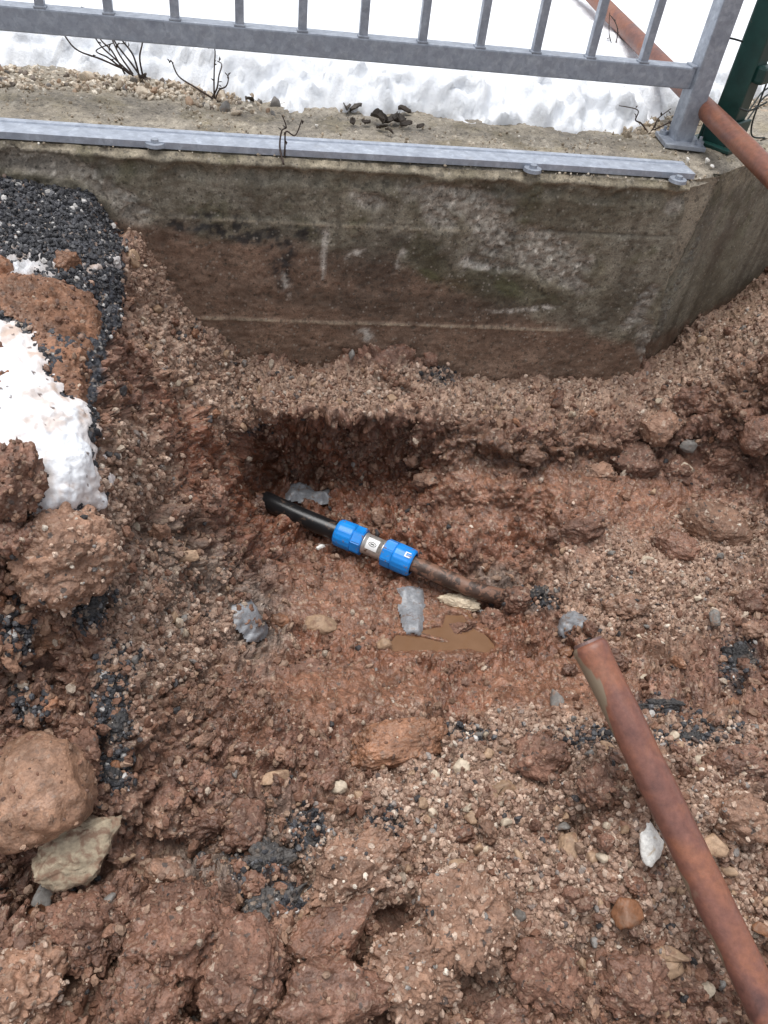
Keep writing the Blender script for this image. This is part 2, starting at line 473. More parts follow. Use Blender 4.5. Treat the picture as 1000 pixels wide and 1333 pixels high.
front = [(-420, 200), (-200, 218), (0, 233), (100, 250), (135, 268), (155, 300), (185, 315), (215, 355), (250, 400), (290, 440), (340, 460), (420, 475), (470, 460), (520, 455), (560, 475), (650, 490), (740, 490), (830, 490)]
side = [(870, 455), (905, 420), (950, 393), (1000, 352), (1080, 300), (1200, 240)]
ctrl = []
for (u, v) in front:
    z = float(on_y(u, v)[2]); ctrl += [(u, v, z), (u, v - 45, z + .004)]
for (u, v) in side:
    z = float(on_wall2(u, v)[2]); ctrl += [(u, v, z), (u, v - 45, z + .004)]
ctrl += [
    # left: road level falling towards the photographer
    (-420, 420, -.10), (-420, 700, -.22), (-420, 1000, -.42), (-420, 1400, -.55), (-420, 1700, -.6),
    (-150, 330, -.09), (-150, 560, -.15), (-150, 760, -.26), (0, 330, -.095), (70, 300, -.09), (125, 330, -.105), (60, 430, -.125), (0, 500, -.14), (110, 470, -.15),
    (70, 560, -.17), (100, 640, -.22), (20, 640, -.19), (150, 330, -.125), (140, 450, -.16), (130, 560, -.20),
    (60, 740, -.28), (140, 740, -.33), (20, 850, -.37), (100, 850, -.39), (170, 900, -.46), (50, 1000, -.46), (150, 1050, -.51),
    # left bank of the pit
    (185, 400, -.225), (180, 520, -.265), (190, 640, -.345), (240, 480, -.335), (250, 560, -.39), (250, 650, -.43), (200, 740, -.42), (260, 740, -.50), (240, 850, -.53),
    (310, 500, -.43), (300, 560, -.455), (310, 620, -.52), (320, 680, -.58), (330, 760, -.60),
    # gravel shelf under the wall and the undercut below it
    (340, 490, -.415), (420, 505, -.425), (500, 500, -.415), (560, 510, -.425), (650, 515, -.44), (740, 520, -.45), (830, 520, -.455),
    (340, 535, -.44), (420, 545, -.445), (500, 545, -.445), (560, 550, -.45), (340, 580, -.52), (420, 595, -.54), (500, 595, -.53), (570, 600, -.50), (360, 625, -.595), (430, 645, -.605), (520, 660, -.595), (600, 660, -.56), (600, 720, -.59),
    (650, 560, -.47), (740, 565, -.475), (650, 620, -.51), (740, 640, -.53), (690, 700, -.575),
    # pit floor
    (400, 720, -.645), (480, 770, -.64), (560, 800, -.655), (620, 800, -.645), (430, 820, -.64), (350, 850, -.62), (500, 870, -.635), (600, 870, -.635), (690, 800, -.62), (700, 860, -.625), (640, 900, -.61), (450, 920, -.60), (330, 930, -.57),
    # right bank
    (870, 500, -.42), (930, 470, -.365), (1000, 420, -.275), (840, 560, -.475), (920, 560, -.44), (1000, 540, -.365), (830, 650, -.56), (920, 650, -.545), (1000, 640, -.50),
    (800, 740, -.595), (900, 750, -.575), (1000, 750, -.54), (780, 820, -.61), (880, 830, -.59), (1000, 850, -.53), (760, 890, -.60), (850, 900, -.575), (950, 905, -.53),
    # near heap
    (580, 945, -.605), (680, 945, -.59), (780, 945, -.535), (870, 950, -.50), (1000, 940, -.495), (400, 970, -.60), (500, 1000, -.592), (620, 1000, -.58), (740, 1010, -.525), (870, 1020, -.485), (1000, 1010, -.475),
    (280, 1010, -.57), (200, 1100, -.55), (350, 1100, -.555), (500, 1100, -.56), (650, 1100, -.55), (800, 1100, -.525), (950, 1120, -.53),
    (60, 1150, -.52), (60, 1280, -.53), (200, 1250, -.52), (350, 1250, -.53), (500, 1250, -.54), (650, 1250, -.55), (800, 1250, -.57), (950, 1280, -.61),
    (200, 1400, -.52), (500, 1400, -.54), (800, 1400, -.58), (1000, 1400, -.62), (200, 1700, -.56), (600, 1700, -.58), (1000, 1700, -.62),
    # beyond the right edge
    (1150, 500, -.30), (1150, 700, -.40), (1150, 900, -.46), (1150, 1200, -.55), (1420, 300, -.15), (1420, 600, -.30), (1420, 900, -.42), (1420, 1300, -.55), (1420, 1700, -.62), (1750, 250, -.14), (1750, 600, -.32), (1750, 950, -.46), (1750, 1350, -.58), (1750, 1700, -.64), (-720, 230, -.07), (-720, 420, -.10), (-720, 700, -.22), (-720, 1000, -.42), (-720, 1400, -.55), (-720, 1700, -.6)]
ctrl = np.array(ctrl)

def tps(a, b):
    d2 = ((a[:, None, :] - b[None, :, :]) ** 2).sum(-1)
    return 0.5 * d2 * np.log(d2 + 1e-12)
A = ctrl[:, :2] / 500.0
n = len(A)
K = tps(A, A) + np.eye(n) * 2e-4
Pm = np.concatenate([np.ones((n, 1)), A], 1)
S = np.block([[K, Pm], [Pm.T, np.zeros((3, 3))]])
sol = np.linalg.solve(S, np.concatenate([ctrl[:, 2], np.zeros(3)]))
def surf_z(u, v):
    q = np.stack([u, v], -1) / 500.0
    out = np.empty(len(q))
    for i in range(0, len(q), 40000):
        s = slice(i, i + 40000)
        out[s] = tps(q[s], A) @ sol[:n] + sol[n] + q[s] @ sol[n + 1:]
    return np.clip(out, -.70, -.03)

STEP = 1.8
def axis(lo, a, b, hi):
    return np.concatenate([np.arange(lo, a, 8.0), np.arange(a, b, STEP), np.arange(b, hi, 8.0)])
gu = axis(-700, -130, 1135, 1750); gv = axis(205, 214, 1400, 1690)
GU, GV = np.meshgrid(gu, gv)
nu, nv = len(gu), len(gv)
U, V = GU.ravel(), GV.ravel()
Z = surf_z(U, V)
UVN = np.stack([U / 100, V / 100, np.zeros_like(U)], 1)
cu, cv = U + fbm(UVN, 1.6, 4, .6, 451) * 34, V + fbm(UVN, 1.6, 4, .6, 461) * 20
cav = smooth(305, 385, cu) * (1 - smooth(470, 640, cu)) * smooth(539, 578, cv - .02 * (U - 420)) * (1 - smooth(600, 690, V))
cav2 = smooth(540, 640, cu) * (1 - .6 * smooth(720, 860, cu)) * smooth(574, 596, cv + .05 * (U - 640)) * (1 - smooth(600, 640, V))
cav3 = np.exp(-((U - 322) / 26) ** 2 - ((V - 612) / 34) ** 2)
Z = Z - .058 * cav - .03 * cav2 - .035 * cav3
bowl = smooth(315, 370, cu) * (1 - smooth(690, 760, cu)) * smooth(560, 640, cv - .12 * (U - 420)) * (1 - smooth(860, 930, cv))
Z = Z - .034 * bowl
PUDDLE_Z = -0.674
puddle_poly = [(509, 838), (518, 829), (548, 831), (575, 838), (594, 838), (577, 829), (550, 822), (566, 820), (577, 818), (582, 803), (601, 803), (609, 817), (633, 830), (645, 841), (631, 852), (603, 843), (568, 846), (512, 846)]
psd = poly_sd(U, V, puddle_poly)
hol = smooth(1030, 1110, V) * (1 - smooth(600, 720, U)) + .7 * smooth(60, 0, U - 60) * smooth(780, 860, V)
Z = Z - hol * (.018 + .030 * np.maximum(fbm(UVN, 1.1, 3, .5, 471), 0) * 2)
near_p = smooth(-40, -4, psd)
Z = Z * (1 - near_p) + (PUDDLE_Z + .007 - .016 * smooth(-8, 5, psd)) * near_p
BASE = on_z(U, V, Z)

def grid_normals(P):
    G = P.reshape(nv, nu, 3)
    du = np.gradient(G, axis=1); dv = np.gradient(G, axis=0)
    N = np.cross(du, -dv); N /= np.linalg.norm(N, axis=2, keepdims=True) + 1e-12
    N = N.reshape(-1, 3)
    flip = (N * (CAM - P)).sum(1) < 0
    N[flip] *= -1
    return N

def box_blur(a, k):
    G = a.reshape(nv, nu, -1).astype(float)
    for ax in (0, 1):
        c = np.cumsum(np.concatenate([np.repeat(np.take(G, [0], ax), k + 1, ax), G, np.repeat(np.take(G, [-1], ax), k, ax)], ax), axis=ax)
        L = G.shape[ax]
        G = (np.take(c, np.arange(2 * k + 1, 2 * k + 1 + L), ax) - np.take(c, np.arange(0, L), ax)) / (2 * k + 1)
    return G.reshape(len(a), -1)

NRM = box_blur(grid_normals(BASE), 6); NRM /= np.linalg.norm(NRM, axis=1)[:, None]

# zones of different ground, given where they lie
def blob(u, v, ru, rv, ang=0.0, soft=0.55):
    a = math.radians(ang); x = U - u; y = V - v
    xx = (x * math.cos(a) + y * math.sin(a)) / ru; yy = (-x * math.sin(a) + y * math.cos(a)) / rv
    d = np.sqrt(xx * xx + yy * yy) + WARP
    return 1 - smooth(1 - soft, 1 + soft, d)
WARP = fbm(BASE, 16, 4, 0.6, 3) * 0.38
def zone(*bl):
    m = np.zeros(len(U))
    for b_ in bl: m = np.maximum(m, blob(*b_))
    return m
z_smooth = zone((820, 670, 150, 70, 10), (720, 900, 110, 45, 0), (450, 790, 90, 50, 20), (560, 815, 90, 50, 10), (460, 900, 120, 40, 0), (620, 640, 60, 60, 0)) 
z_gravel = zone((430, 505, 190, 28, 4), (620, 510, 120, 30, 5), (750, 510, 90, 28, 0), (900, 470, 90, 40, -45), (960, 410, 60, 45, -45), (230, 430, 45, 120, -25),
                (600, 1040, 130, 85, 15), (650, 1130, 110, 130, 30), (800, 960, 260, 30, 2), (900, 1130, 110, 130, 40), (450, 1120, 80, 60, 0), (180, 620, 50, 70, 0), (190, 820, 45, 110, 10), (700, 1180, 90, 110, 20), (300, 500, 60, 50, 0), (950, 700, 60, 40, 0), (850, 760, 120, 60, 0), (250, 820, 60, 60, 0))
z_black = zone((150, 900, 22, 75, 5), (125, 790, 30, 28, 0), (860, 918, 50, 12, 5), (962, 862, 24, 34, 0), (355, 1150, 60, 32, 30), (20, 820, 20, 40, 0), (40, 920, 24, 26, 0), (600, 960, 50, 14, 10), (905, 955, 60, 16, 0), (700, 775, 26, 14, 30), (575, 490, 22, 14, 0), (330, 560, 20, 8, 0), (760, 965, 60, 16, 0), (152, 1000, 20, 30, 0), (500, 1070, 25, 22, 0), (400, 1080, 26, 26, 0))
z_red = zone((420, 600, 130, 50, 8), (520, 620, 100, 60, 0), (480, 800, 130, 90, 15), (440, 910, 130, 40, -8), (250, 560, 70, 90, 0), (320, 640, 40, 60, 0), (640, 820, 60, 50, 0), (650, 900, 110, 50, 0), (480, 700, 220, 80, 20), (650, 660, 120, 70, 10), (560, 870, 200, 60, 0), (800, 660, 150, 60, 8))
z_grey = zone((660, 760, 50, 22, 30), (220, 740, 70, 60, 30), (330, 810, 45, 60, 0), (480, 1090, 50, 40, 0), (330, 1080, 60, 40, 0), (280, 1130, 60, 30, 10))
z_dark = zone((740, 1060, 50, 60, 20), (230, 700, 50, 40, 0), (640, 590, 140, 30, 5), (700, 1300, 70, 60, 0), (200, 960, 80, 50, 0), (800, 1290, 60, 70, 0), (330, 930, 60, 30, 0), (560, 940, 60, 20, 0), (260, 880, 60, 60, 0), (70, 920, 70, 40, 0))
z_smooth = z_smooth * (1 - z_gravel * .6)

# crumbly relief along the normals
up_slope = NRM[:, 2]
amp = 1 - 0.80 * z_smooth
d = fbm(BASE, 5.5, 3, 0.5, 11) * 0.016
d += fbm(BASE, 22, 4, 0.55, 21) * 0.012 * amp
def warp(s_, a_, sd):
    return BASE + np.stack([fbm(BASE, s_, 3, .6, sd), fbm(BASE, s_, 3, .6, sd + 50), fbm(BASE, s_, 3, .6, sd + 90)], 1) * a_
Wp = warp(28, .016, 31)
def chunk(ph, pe, w, lift=.55):
    """height of a broken lump that falls to the crevice round it"""
    return (ph * .75 + lift) * smooth(0, w, pe) - lift * .6
ph, pe, pid = plates(Wp, 13, 40)
d += chunk(ph, pe, .28) * .023 * amp * (1 - .6 * z_gravel)
ph, pe, cid = plates(Wp, 31, 41)
d += chunk(ph, pe, .28) * .0165 * amp * (1 - .3 * z_gravel)
W2_ = warp(90, .0045, 131)
ph, pe, cid2 = plates(W2_, 70, 42)
big = chunk(ph, pe, .40)
d += big * .0072 * (.06 + .94 * amp)
ph, pe, cid4 = plates(W2_, 150, 44)
d += chunk(ph, pe, .6) * .0011 * amp
f1c, f2c, cid3 = worley(BASE, 150, 43)
d += (smooth(0.05, 0.7, 1 - f1c) - .5) * 0.0024 * amp * (0.4 + cid3) * (.2 + z_gravel)
d += fbm(BASE, 200, 2, 0.5, 51) * 0.0005
# dried-mud cracks where the clay is smooth
fc1, fc2, _ = worley(Wp, 17, 61)
d -= (1 - smooth(0.02, 0.09, fc2 - fc1)) * 0.007 * z_smooth
# holes and overhangs
for (hu, hv, hr, hd) in ((205, 680, 32, .035), (235, 705, 24, .02), (740, 1065, 34, .05), (85, 700, 20, .01), (130, 985, 20, .03), (395, 1130, 20, .06), (530, 1185, 16, .06), (255, 1290, 24, .07), (75, 1258, 26, .07), (385, 1255, 20, .05), (160, 1255, 22, .06), (330, 1180, 18, .04), (640, 1290, 26, .06), (760, 1250, 24, .04), (480, 1240, 18, .05), (110, 1310, 20, .06), (40, 1120, 20, .04), (640, 735, 30, .008), (505, 1200, 16, .05), (180, 1000, 40, .016), (575, 940, 50, .010), (95, 1185, 26, .05), (620, 790, 30, .012), (640, 1330, 40, .03), (330, 640, 30, .02)):
    d -= hd * np.exp(-(((U - hu) / hr) ** 2 + ((V - hv) / hr) ** 2))
lip = np.exp(-((V - (535 + 0.03 * (U - 420))) / 14) ** 2) * smooth(300, 340, U) * (1 - smooth(560, 620, U))
d += lip * 0.022
edgef = np.minimum.reduce([smooth(-690, -450, U), 1 - smooth(1480, 1740, U), 1 - smooth(1480, 1690, V)])
d = d * (1 - .65 * np.maximum(smooth(-130, -190, U), smooth(1135, 1200, U)))
pud_flat = smooth(-22, -2, psd)
d = d * (1 - 0.72 * pud_flat)

SNOW_POLY = [(-120, 400), (0, 408), (42, 446), (66, 490), (104, 528), (124, 575), (135, 620), (132, 655), (95, 672), (58, 668), (52, 625), (30, 590), (-10, 580), (-140, 590)]
CLAY_POLY = [(-60, 360), (20, 352), (70, 362), (118, 385), (133, 425), (134, 470), (118, 510), (100, 535), (72, 500), (55, 455), (30, 425), (-10, 405), (-60, 400)]
laid = np.maximum(poly_sd(U, V, SNOW_POLY), poly_sd(U, V, CLAY_POLY))
asph_poly = [(-760, 150), (0, 190), (110, 235), (150, 270), (160, 340), (153, 425), (128, 470), (121, 560), (133, 650), (100, 675), (0, 640), (-760, 640)]
vdir = CAM - BASE; vdir /= np.linalg.norm(vdir, axis=1)[:, None]
d = d * (.30 + .70 * smooth(.10, .50, (NRM * vdir).sum(1)))   # where the mesh is steep and its cells long, relief stays low
asd = poly_sd(U, V, asph_poly) + fbm(BASE, 40, 3, .6, 71) * 10
d = np.where(asd > 0, fbm(BASE, 9, 3, .5, 72) * .010 + (smooth(0, .7, 1 - f1c) - .4) * .006 + big * .003, d)
GRD = BASE + NRM * d[:, None]
GRD[:, 2] = GRD[:, 2] * edgef + (-0.87) * (1 - edgef)
GN_ = grid_normals(GRD)
GNS = box_blur(GN_, 3); GNS /= np.linalg.norm(GNS, axis=1)[:, None] + 1e-9

# colours of the ground itself
def C(*c): return np.array(c, float)
colr = np.tile(C(0.205, 0.110, 0.080), (len(U), 1))
mixc = lambda m, c: colr * (1 - m[:, None]) + c * m[:, None]
colr = mixc(smooth(-.1, .5, fbm(BASE, 7, 3, .5, 81)) * .6, C(0.27, 0.165, 0.115))
colr = mixc(z_red * .95, C(0.190, 0.074, 0.041))
colr = mixc(z_smooth * .65, C(0.256, 0.138, 0.092))
colr = mixc(z_gravel * .85, C(0.44, 0.305, 0.23))
colr = mixc(z_grey * .7, C(0.22, 0.185, 0.16))
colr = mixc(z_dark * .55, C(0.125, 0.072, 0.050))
colr = mixc(z_black * .8, C(0.030, 0.030, 0.034))
pick = (cid2 * 7.13) % 1.0
colr *= (0.82 + 0.36 * pick)[:, None]
colr *= (0.80 + 0.40 * cid4)[:, None]
colr = np.where((((cid4 * 5.7) % 1.0) > .93 - .12 * z_gravel)[:, None] & (pe > .08)[:, None], colr * .45 + C(.42, .32, .24) * .55, colr)
colr = np.where((asd > 0)[:, None], C(0.046, 0.049, 0.060) * (0.6 + 1.0 * cid3)[:, None], colr)
colr = np.where(((asd > 0) & ((cid3 * 9.1) % 1.0 > .93) & (f1c < .4))[:, None], C(.42, .40, .38), colr)

idx = np.arange(nu * nv).reshape(nv, nu)
quads = np.stack([idx[:-1, :-1], idx[1:, :-1], idx[1:, 1:], idx[:-1, 1:]], -1).reshape(-1, 4)
behind = (BASE[:, 1] > 0.06) & (BASE[:, 0] < .72) | (((BASE[:, :2] - W2O) @ W2N) < -0.07) & (BASE[:, 0] > .6)
keep = ~behind[quads].all(1)
quads = quads[keep]
qa = (asd > 0)[quads].sum(1) >= 2

def sub_mesh(name, P, Cc, Q, wet=None):
    used, inv = np.unique(Q.ravel(), return_inverse=True)
    me = np_mesh(name, P[used], inv.reshape(Q.shape), True, None if Cc is None else Cc[used])
    if wet is not None:
        me.attributes.new('wet', 'FLOAT', 'POINT').data.foreach_set('value', wet[used].astype(np.float32))
    return me
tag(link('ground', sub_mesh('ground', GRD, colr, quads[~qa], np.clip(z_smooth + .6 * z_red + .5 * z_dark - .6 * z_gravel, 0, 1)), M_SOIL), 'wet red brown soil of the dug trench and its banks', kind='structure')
tag(link('asphalt_road', sub_mesh('asphalt_road', GRD, colr, quads[qa]), M_ASPH), 'black crumbly asphalt road surface against the wall', kind='structure')
# the wider ground on the photographer's side
fu = np.linspace(-1, 1, 90); fu = np.sign(fu) * np.abs(fu) ** 2.2 * 60
fv = -np.linspace(0, 1, 70) ** 2.2 * 60
FX, FY = np.meshgrid(fu, fv)
FP = np.stack([FX.ravel(), FY.ravel() - .02, np.full(FX.size, -.86)], 1)
FP[:, 2] += fbm(FP, 1.2, 3, .5, 91) * .02 * smooth(2.0, 4.0, np.hypot(FP[:, 0], FP[:, 1]))
i2 = np.arange(FX.size).reshape(FX.shape)
FQ = np.stack([i2[:-1, :-1], i2[1:, :-1], i2[1:, 1:], i2[:-1, 1:]], -1).reshape(-1, 4)
tag(link('ground', np_mesh('outer_ground', FP, FQ, True, np.tile(C(.17, .1, .07), (len(FP), 1))), M_SOIL), 'bare brown ground around the trench', kind='structure')

inframe = (U > -125) & (U < 1130) & (V > 214) & (V < 1395) & ~behind
def vert_at(u, v):
    i = int(np.argmin(np.abs(gv - v))); j = int(np.argmin(np.abs(gu - u)))
    return idx[i, j]
def ground_pt(u, v):
    k = vert_at(u, v); return GRD[k], GNS[k]

# ------------------------------------------------------------------ retaining wall
wall = tag(empty('concrete_wall', (0, 0, 0)), 'stained old concrete retaining wall with exposed aggregate behind the trench', 'wall')
def concrete_material():
    m, nt, b = new_mat('old_concrete'); q = NB(nt); P = q.pos(True)
    c = q.attr('Col')
    n1 = q.noise(P, 9, 5, 0.62, .4); n2 = q.noise(P, 70, 5, .6); n3 = q.noise(P, 350, 4, .6)
    c = q.mix(1.0, c, q.ramp(n1, [(0.3, (0.66, 0.65, 0.64)), (0.7, (1.34, 1.34, 1.32))]), 'MULTIPLY')
    c = q.mix(1.0, c, q.ramp(n2, [(0.3, (0.80,) * 3), (0.7, (1.15,) * 3)]), 'MULTIPLY')
    c = q.mix(1.0, c, q.ramp(n3, [(0.3, (0.62,) * 3), (0.7, (1.36,) * 3)]), 'MULTIPLY')
    mp_ = nt.nodes.new('ShaderNodeMapping'); mp_.inputs['Scale'].default_value = (1, 1, 7); nt.links.new(P, mp_.inputs['Vector'])
    c = q.mix(1.0, c, q.ramp(q.noise(mp_.outputs[0], 28, 6, .7), [(0.3, (0.84,) * 3), (0.7, (1.15,) * 3)]), 'MULTIPLY')
    vcl = q.vor(P, 170, 'F1', 'Color'); sepc = nt.nodes.new('ShaderNodeSeparateColor'); nt.links.new(vcl, sepc.inputs[0])
    c = q.mix(q.math('MULTIPLY', q.fr(sepc.outputs[0], .88, .93, 0, .55), q.fr(q.vor(P, 170), .5, .3)), c, (.36, .32, .27))
    c = q.mix(q.fr(sepc.outputs[1], .86, .95, 0, .5), c, (0.045, 0.038, 0.028))
    vd = q.vor(P, 85); c = q.mix(q.fr(vd, 0.10, 0.16, .75, 0), c, (0.03, 0.026, 0.02))
    nt.links.new(c, b.inputs['Base Color'])
    nt.links.new(q.fr(n1, .3, .7, .55, .85), b.inputs['Roughness'])
    h = q.bump(n2, .5, .003, b); q.bump(n3, .5, .0012, b, h)
    return m
M_CONC = concrete_material()

def wall_colors(P, sdist, zc):
    """P points; sdist distance along the face; returns colour and push-out"""
    n = len(P)
    c = np.tile(C(0.235, 0.208, 0.162), (n, 1))
    nz = fbm(P, 6, 4, .55, 101); nf = fbm(P, 28, 4, .6, 102)
    def mx(m, k):
        nonlocal c
        c = c * (1 - m[:, None]) + k * m[:, None]
    mx(smooth(-.25, .5, nz) * .6, C(0.115, 0.095, 0.060))
    mx(smooth(0.0, .6, fbm(P * np.array([3.5, 3.5, .35]), 7, 3, .5, 103)) * .55, C(0.085, 0.066, 0.045))     # run-off streaks
    zb = np.interp(P[:, 0], [-.46, -.1, .1, .35, .6, .8], [-.125, -.15, -.195, -.285, -.35, -.36])
    low = smooth(.018, -.022, zc + nz * .025 + nf * .012 - zb)
    mx(low * .85, C(0.215, 0.132, 0.092))                                                         # soil film where it was buried
    top = smooth(-.028, -.006, zc + nf * .006)
    mx(top * .9, C(0.34, 0.29, 0.215))
    moss = smooth(.15, .5, fbm(P, 9, 4, .6, 104)) * smooth(-.22, -.12, zc)
    mx(moss * .5, C(0.075, 0.072, 0.030))
    mx(smooth(-.10, -.03, zc + nf * .02) * smooth(-.35, .2, nf) * .5 * (1 - low), C(0.080, 0.068, 0.044))
    return c, nz, nf, low, top

def wall_face():
    xs = np.arange(-1.9, 0.6401, 0.0042); zs = np.concatenate([np.arange(-0.80, -.52, .02), np.arange(-0.52, 0.0021, 0.0038)])
    X, Zg = np.meshgrid(xs, zs); X = X.ravel(); Zg = Zg.ravel()
    # lower edge of the corner leans right
    Xc = X + smooth(.50, .64, X) * (np.minimum(.640 + .145 * (-Zg), .687) - .64)
    P = np.stack([Xc, np.zeros_like(X), Zg], 1)
    c, nz, nf, low, top = wall_colors(P, X, Zg)
    w = 0.004 * fbm(P, 4, 3, .5, 110) + 0.0030 * nf + .0016 * fbm(P, 130, 3, .65, 111)
    out = w.copy()
    # image-plane helper: where on the face a photographed mark lies
    def mk(u, v):
        p = on_y(np.array(u), np.array(v)); return p[0], p[2]
    def el(u, v, ru, rv, ang=0, soft=.4, warp=1.0):
        x0, z0 = mk(u, v); k = px_size(on_y(np.array(u), np.array(v)))
        a = math.radians(ang); dx = Xc - x0; dz = -(Zg - z0) * .80
        xx = (dx * math.cos(a) + dz * math.sin(a)) / (ru * k); yy = (-dx * math.sin(a) + dz * math.cos(a)) / (rv * k)
        return 1 - smooth(1 - soft, 1 + soft, np.hypot(xx, yy) + nf * .45 * warp)
    # spalled patches with the aggregate showing
    spall = np.maximum.reduce([el(600, 262, 75, 14, 6), el(640, 300, 45, 22, 35), el(715, 335, 62, 24, 15), el(570, 280, 30, 12, 30), el(640, 345, 45, 7, 5), el(745, 365, 26, 10, 20),
                               el(60, 215, 70, 12, 4), el(160, 262, 40, 14, 30), el(840, 440, 28, 12, 60), el(835, 400, 10, 30, 20), el(480, 262, 22, 8, 0), el(880, 270, 12, 8, 0)])
    Pw_ = P + np.stack([fbm(P, 60, 3, .6, 125), 0 * X, fbm(P, 60, 3, .6, 126)], 1) * .008
    ph_, pe_, gid = plates(Pw_, 120, 120)
    ph2_, _, _ = plates(Pw_, 45, 122)
    out = out * (1 - spall) + spall * (-0.007 + ph_ * .0040 + ph2_ * .004)
    sc = np.where(gid[:, None] > .72, C(.56, .51, .445), C(.33, .29, .245)) * (.65 + .6 * ((gid * 13.7) % 1))[:, None]
    c = c * (1 - spall[:, None] * .85) + sc * spall[:, None] * .85
    # moss, tar, scrapes
    def paint(m, k, s=1.0):
        nonlocal c
        m = (m * s)[:, None]; c = c * (1 - m) + k * m
    paint(np.maximum.reduce([el(650, 372, 70, 22, 8), el(560, 345, 30, 20, 30), el(690, 385, 50, 14, 10)]), C(.064, .056, .028), .7)
    paint(np.maximum(el(660, 375, 20, 8, 20), el(555, 355, 22, 4, 20)), C(.080, .085, .030), .5)
    paint(np.maximum.reduce([el(300, 298, 55, 13, 8), el(360, 315, 30, 12, 30), el(368, 345, 12, 30, 0), el(230, 290, 30, 8, 5), el(395, 300, 20, 10, 0), el(265, 296, 22, 9, 0, .5, 2), el(330, 306, 26, 12, 10, .5, 2)]) * smooth(-.35, .2, fbm(P, 45, 4, .65, 145)), C(.022, .021, .022), .92)
    paint(np.maximum.reduce([el(520, 312, 14, 8, 0), el(470, 345, 60, 20, 10)]), C(.06, .048, .038), .55)
    paint(np.maximum.reduce([el(560, 400, 180, 16, 2)]), C(.095, .068, .050), .6)
    for (u, v, ru, rv, a) in ((423, 318, 5, 17, 6), (421, 345, 3, 16, 0), (464, 328, 12, 3, -25), (524, 331, 4, 8, 12), (605, 342, 7, 9, 30), (630, 348, 26, 3, 4), (372, 368, 4, 14, -18), (655, 405, 18, 2.5, -3), (690, 402, 30, 2.2, -5), (476, 436, 7, 10, -40), (517, 344, 3, 5, 0)):
        m = el(u, v, ru, rv, a, .55, 1.3) * smooth(-.5, .25, fbm(P, 70, 3, .6, int(u)))
        paint(m, C(.58, .535, .48), .85); out -= m * .001
    # casting-board ridges
    for (u0, v0, u1, v1, s) in ((175, 281, 600, 300, .6), (262, 413, 730, 429, 1.0), (700, 300, 878, 309, -.8)):
        x0, z0 = mk(u0, v0); x1, z1 = mk(u1, v1)
        zl = z0 + (z1 - z0) * (Xc - x0) / (x1 - x0) + nf * .0006
        inside = smooth(x0 - .03, x0 + .02, Xc) * (1 - smooth(x1 - .06, x1 + .06, Xc))
        m = np.exp(-((Zg - zl) / .0028) ** 2) * inside
        out += m * .0028 * s
        if s > 0: paint(m * smooth(-.6, .1, nf), C(.36, .29, .21), .8 * s)
        else: paint(m, C(.05, .04, .03), .5)
        step = smooth(-.003, .003, zl - Zg) * inside
        out += step * .0022
    # crumbled upper arris
    lipz = smooth(-.050, -.030, Zg + fbm(P, 20, 3, .6, 133) * .008) * (1 - smooth(-.020, -.010, Zg))
    out -= lipz * .012 * (.6 + fbm(P, 22, 3, .6, 130))
    out += smooth(-.022, -.012, Zg + fbm(P, 30, 3, .6, 134) * .006) * (.004 + .004 * fbm(P, 35, 3, .6, 135))
    out -= smooth(-.014, 0, Zg) * .012 + 0
    pits = worley(P, 45, 131)
    out -= (1 - smooth(.10, .2, pits[0])) * .005
    P[:, 1] -= out
    nx, nz_ = len(xs), len(zs); ii = np.arange(nx * nz_).reshape(nz_, nx)
    Q = np.stack([ii[:-1, :-1], ii[:-1, 1:], ii[1:, 1:], ii[1:, :-1]], -1).reshape(-1, 4)
    return np_mesh('wall_face', P, Q, True, c)
link('wall_face', wall_face(), M_CONC, wall)

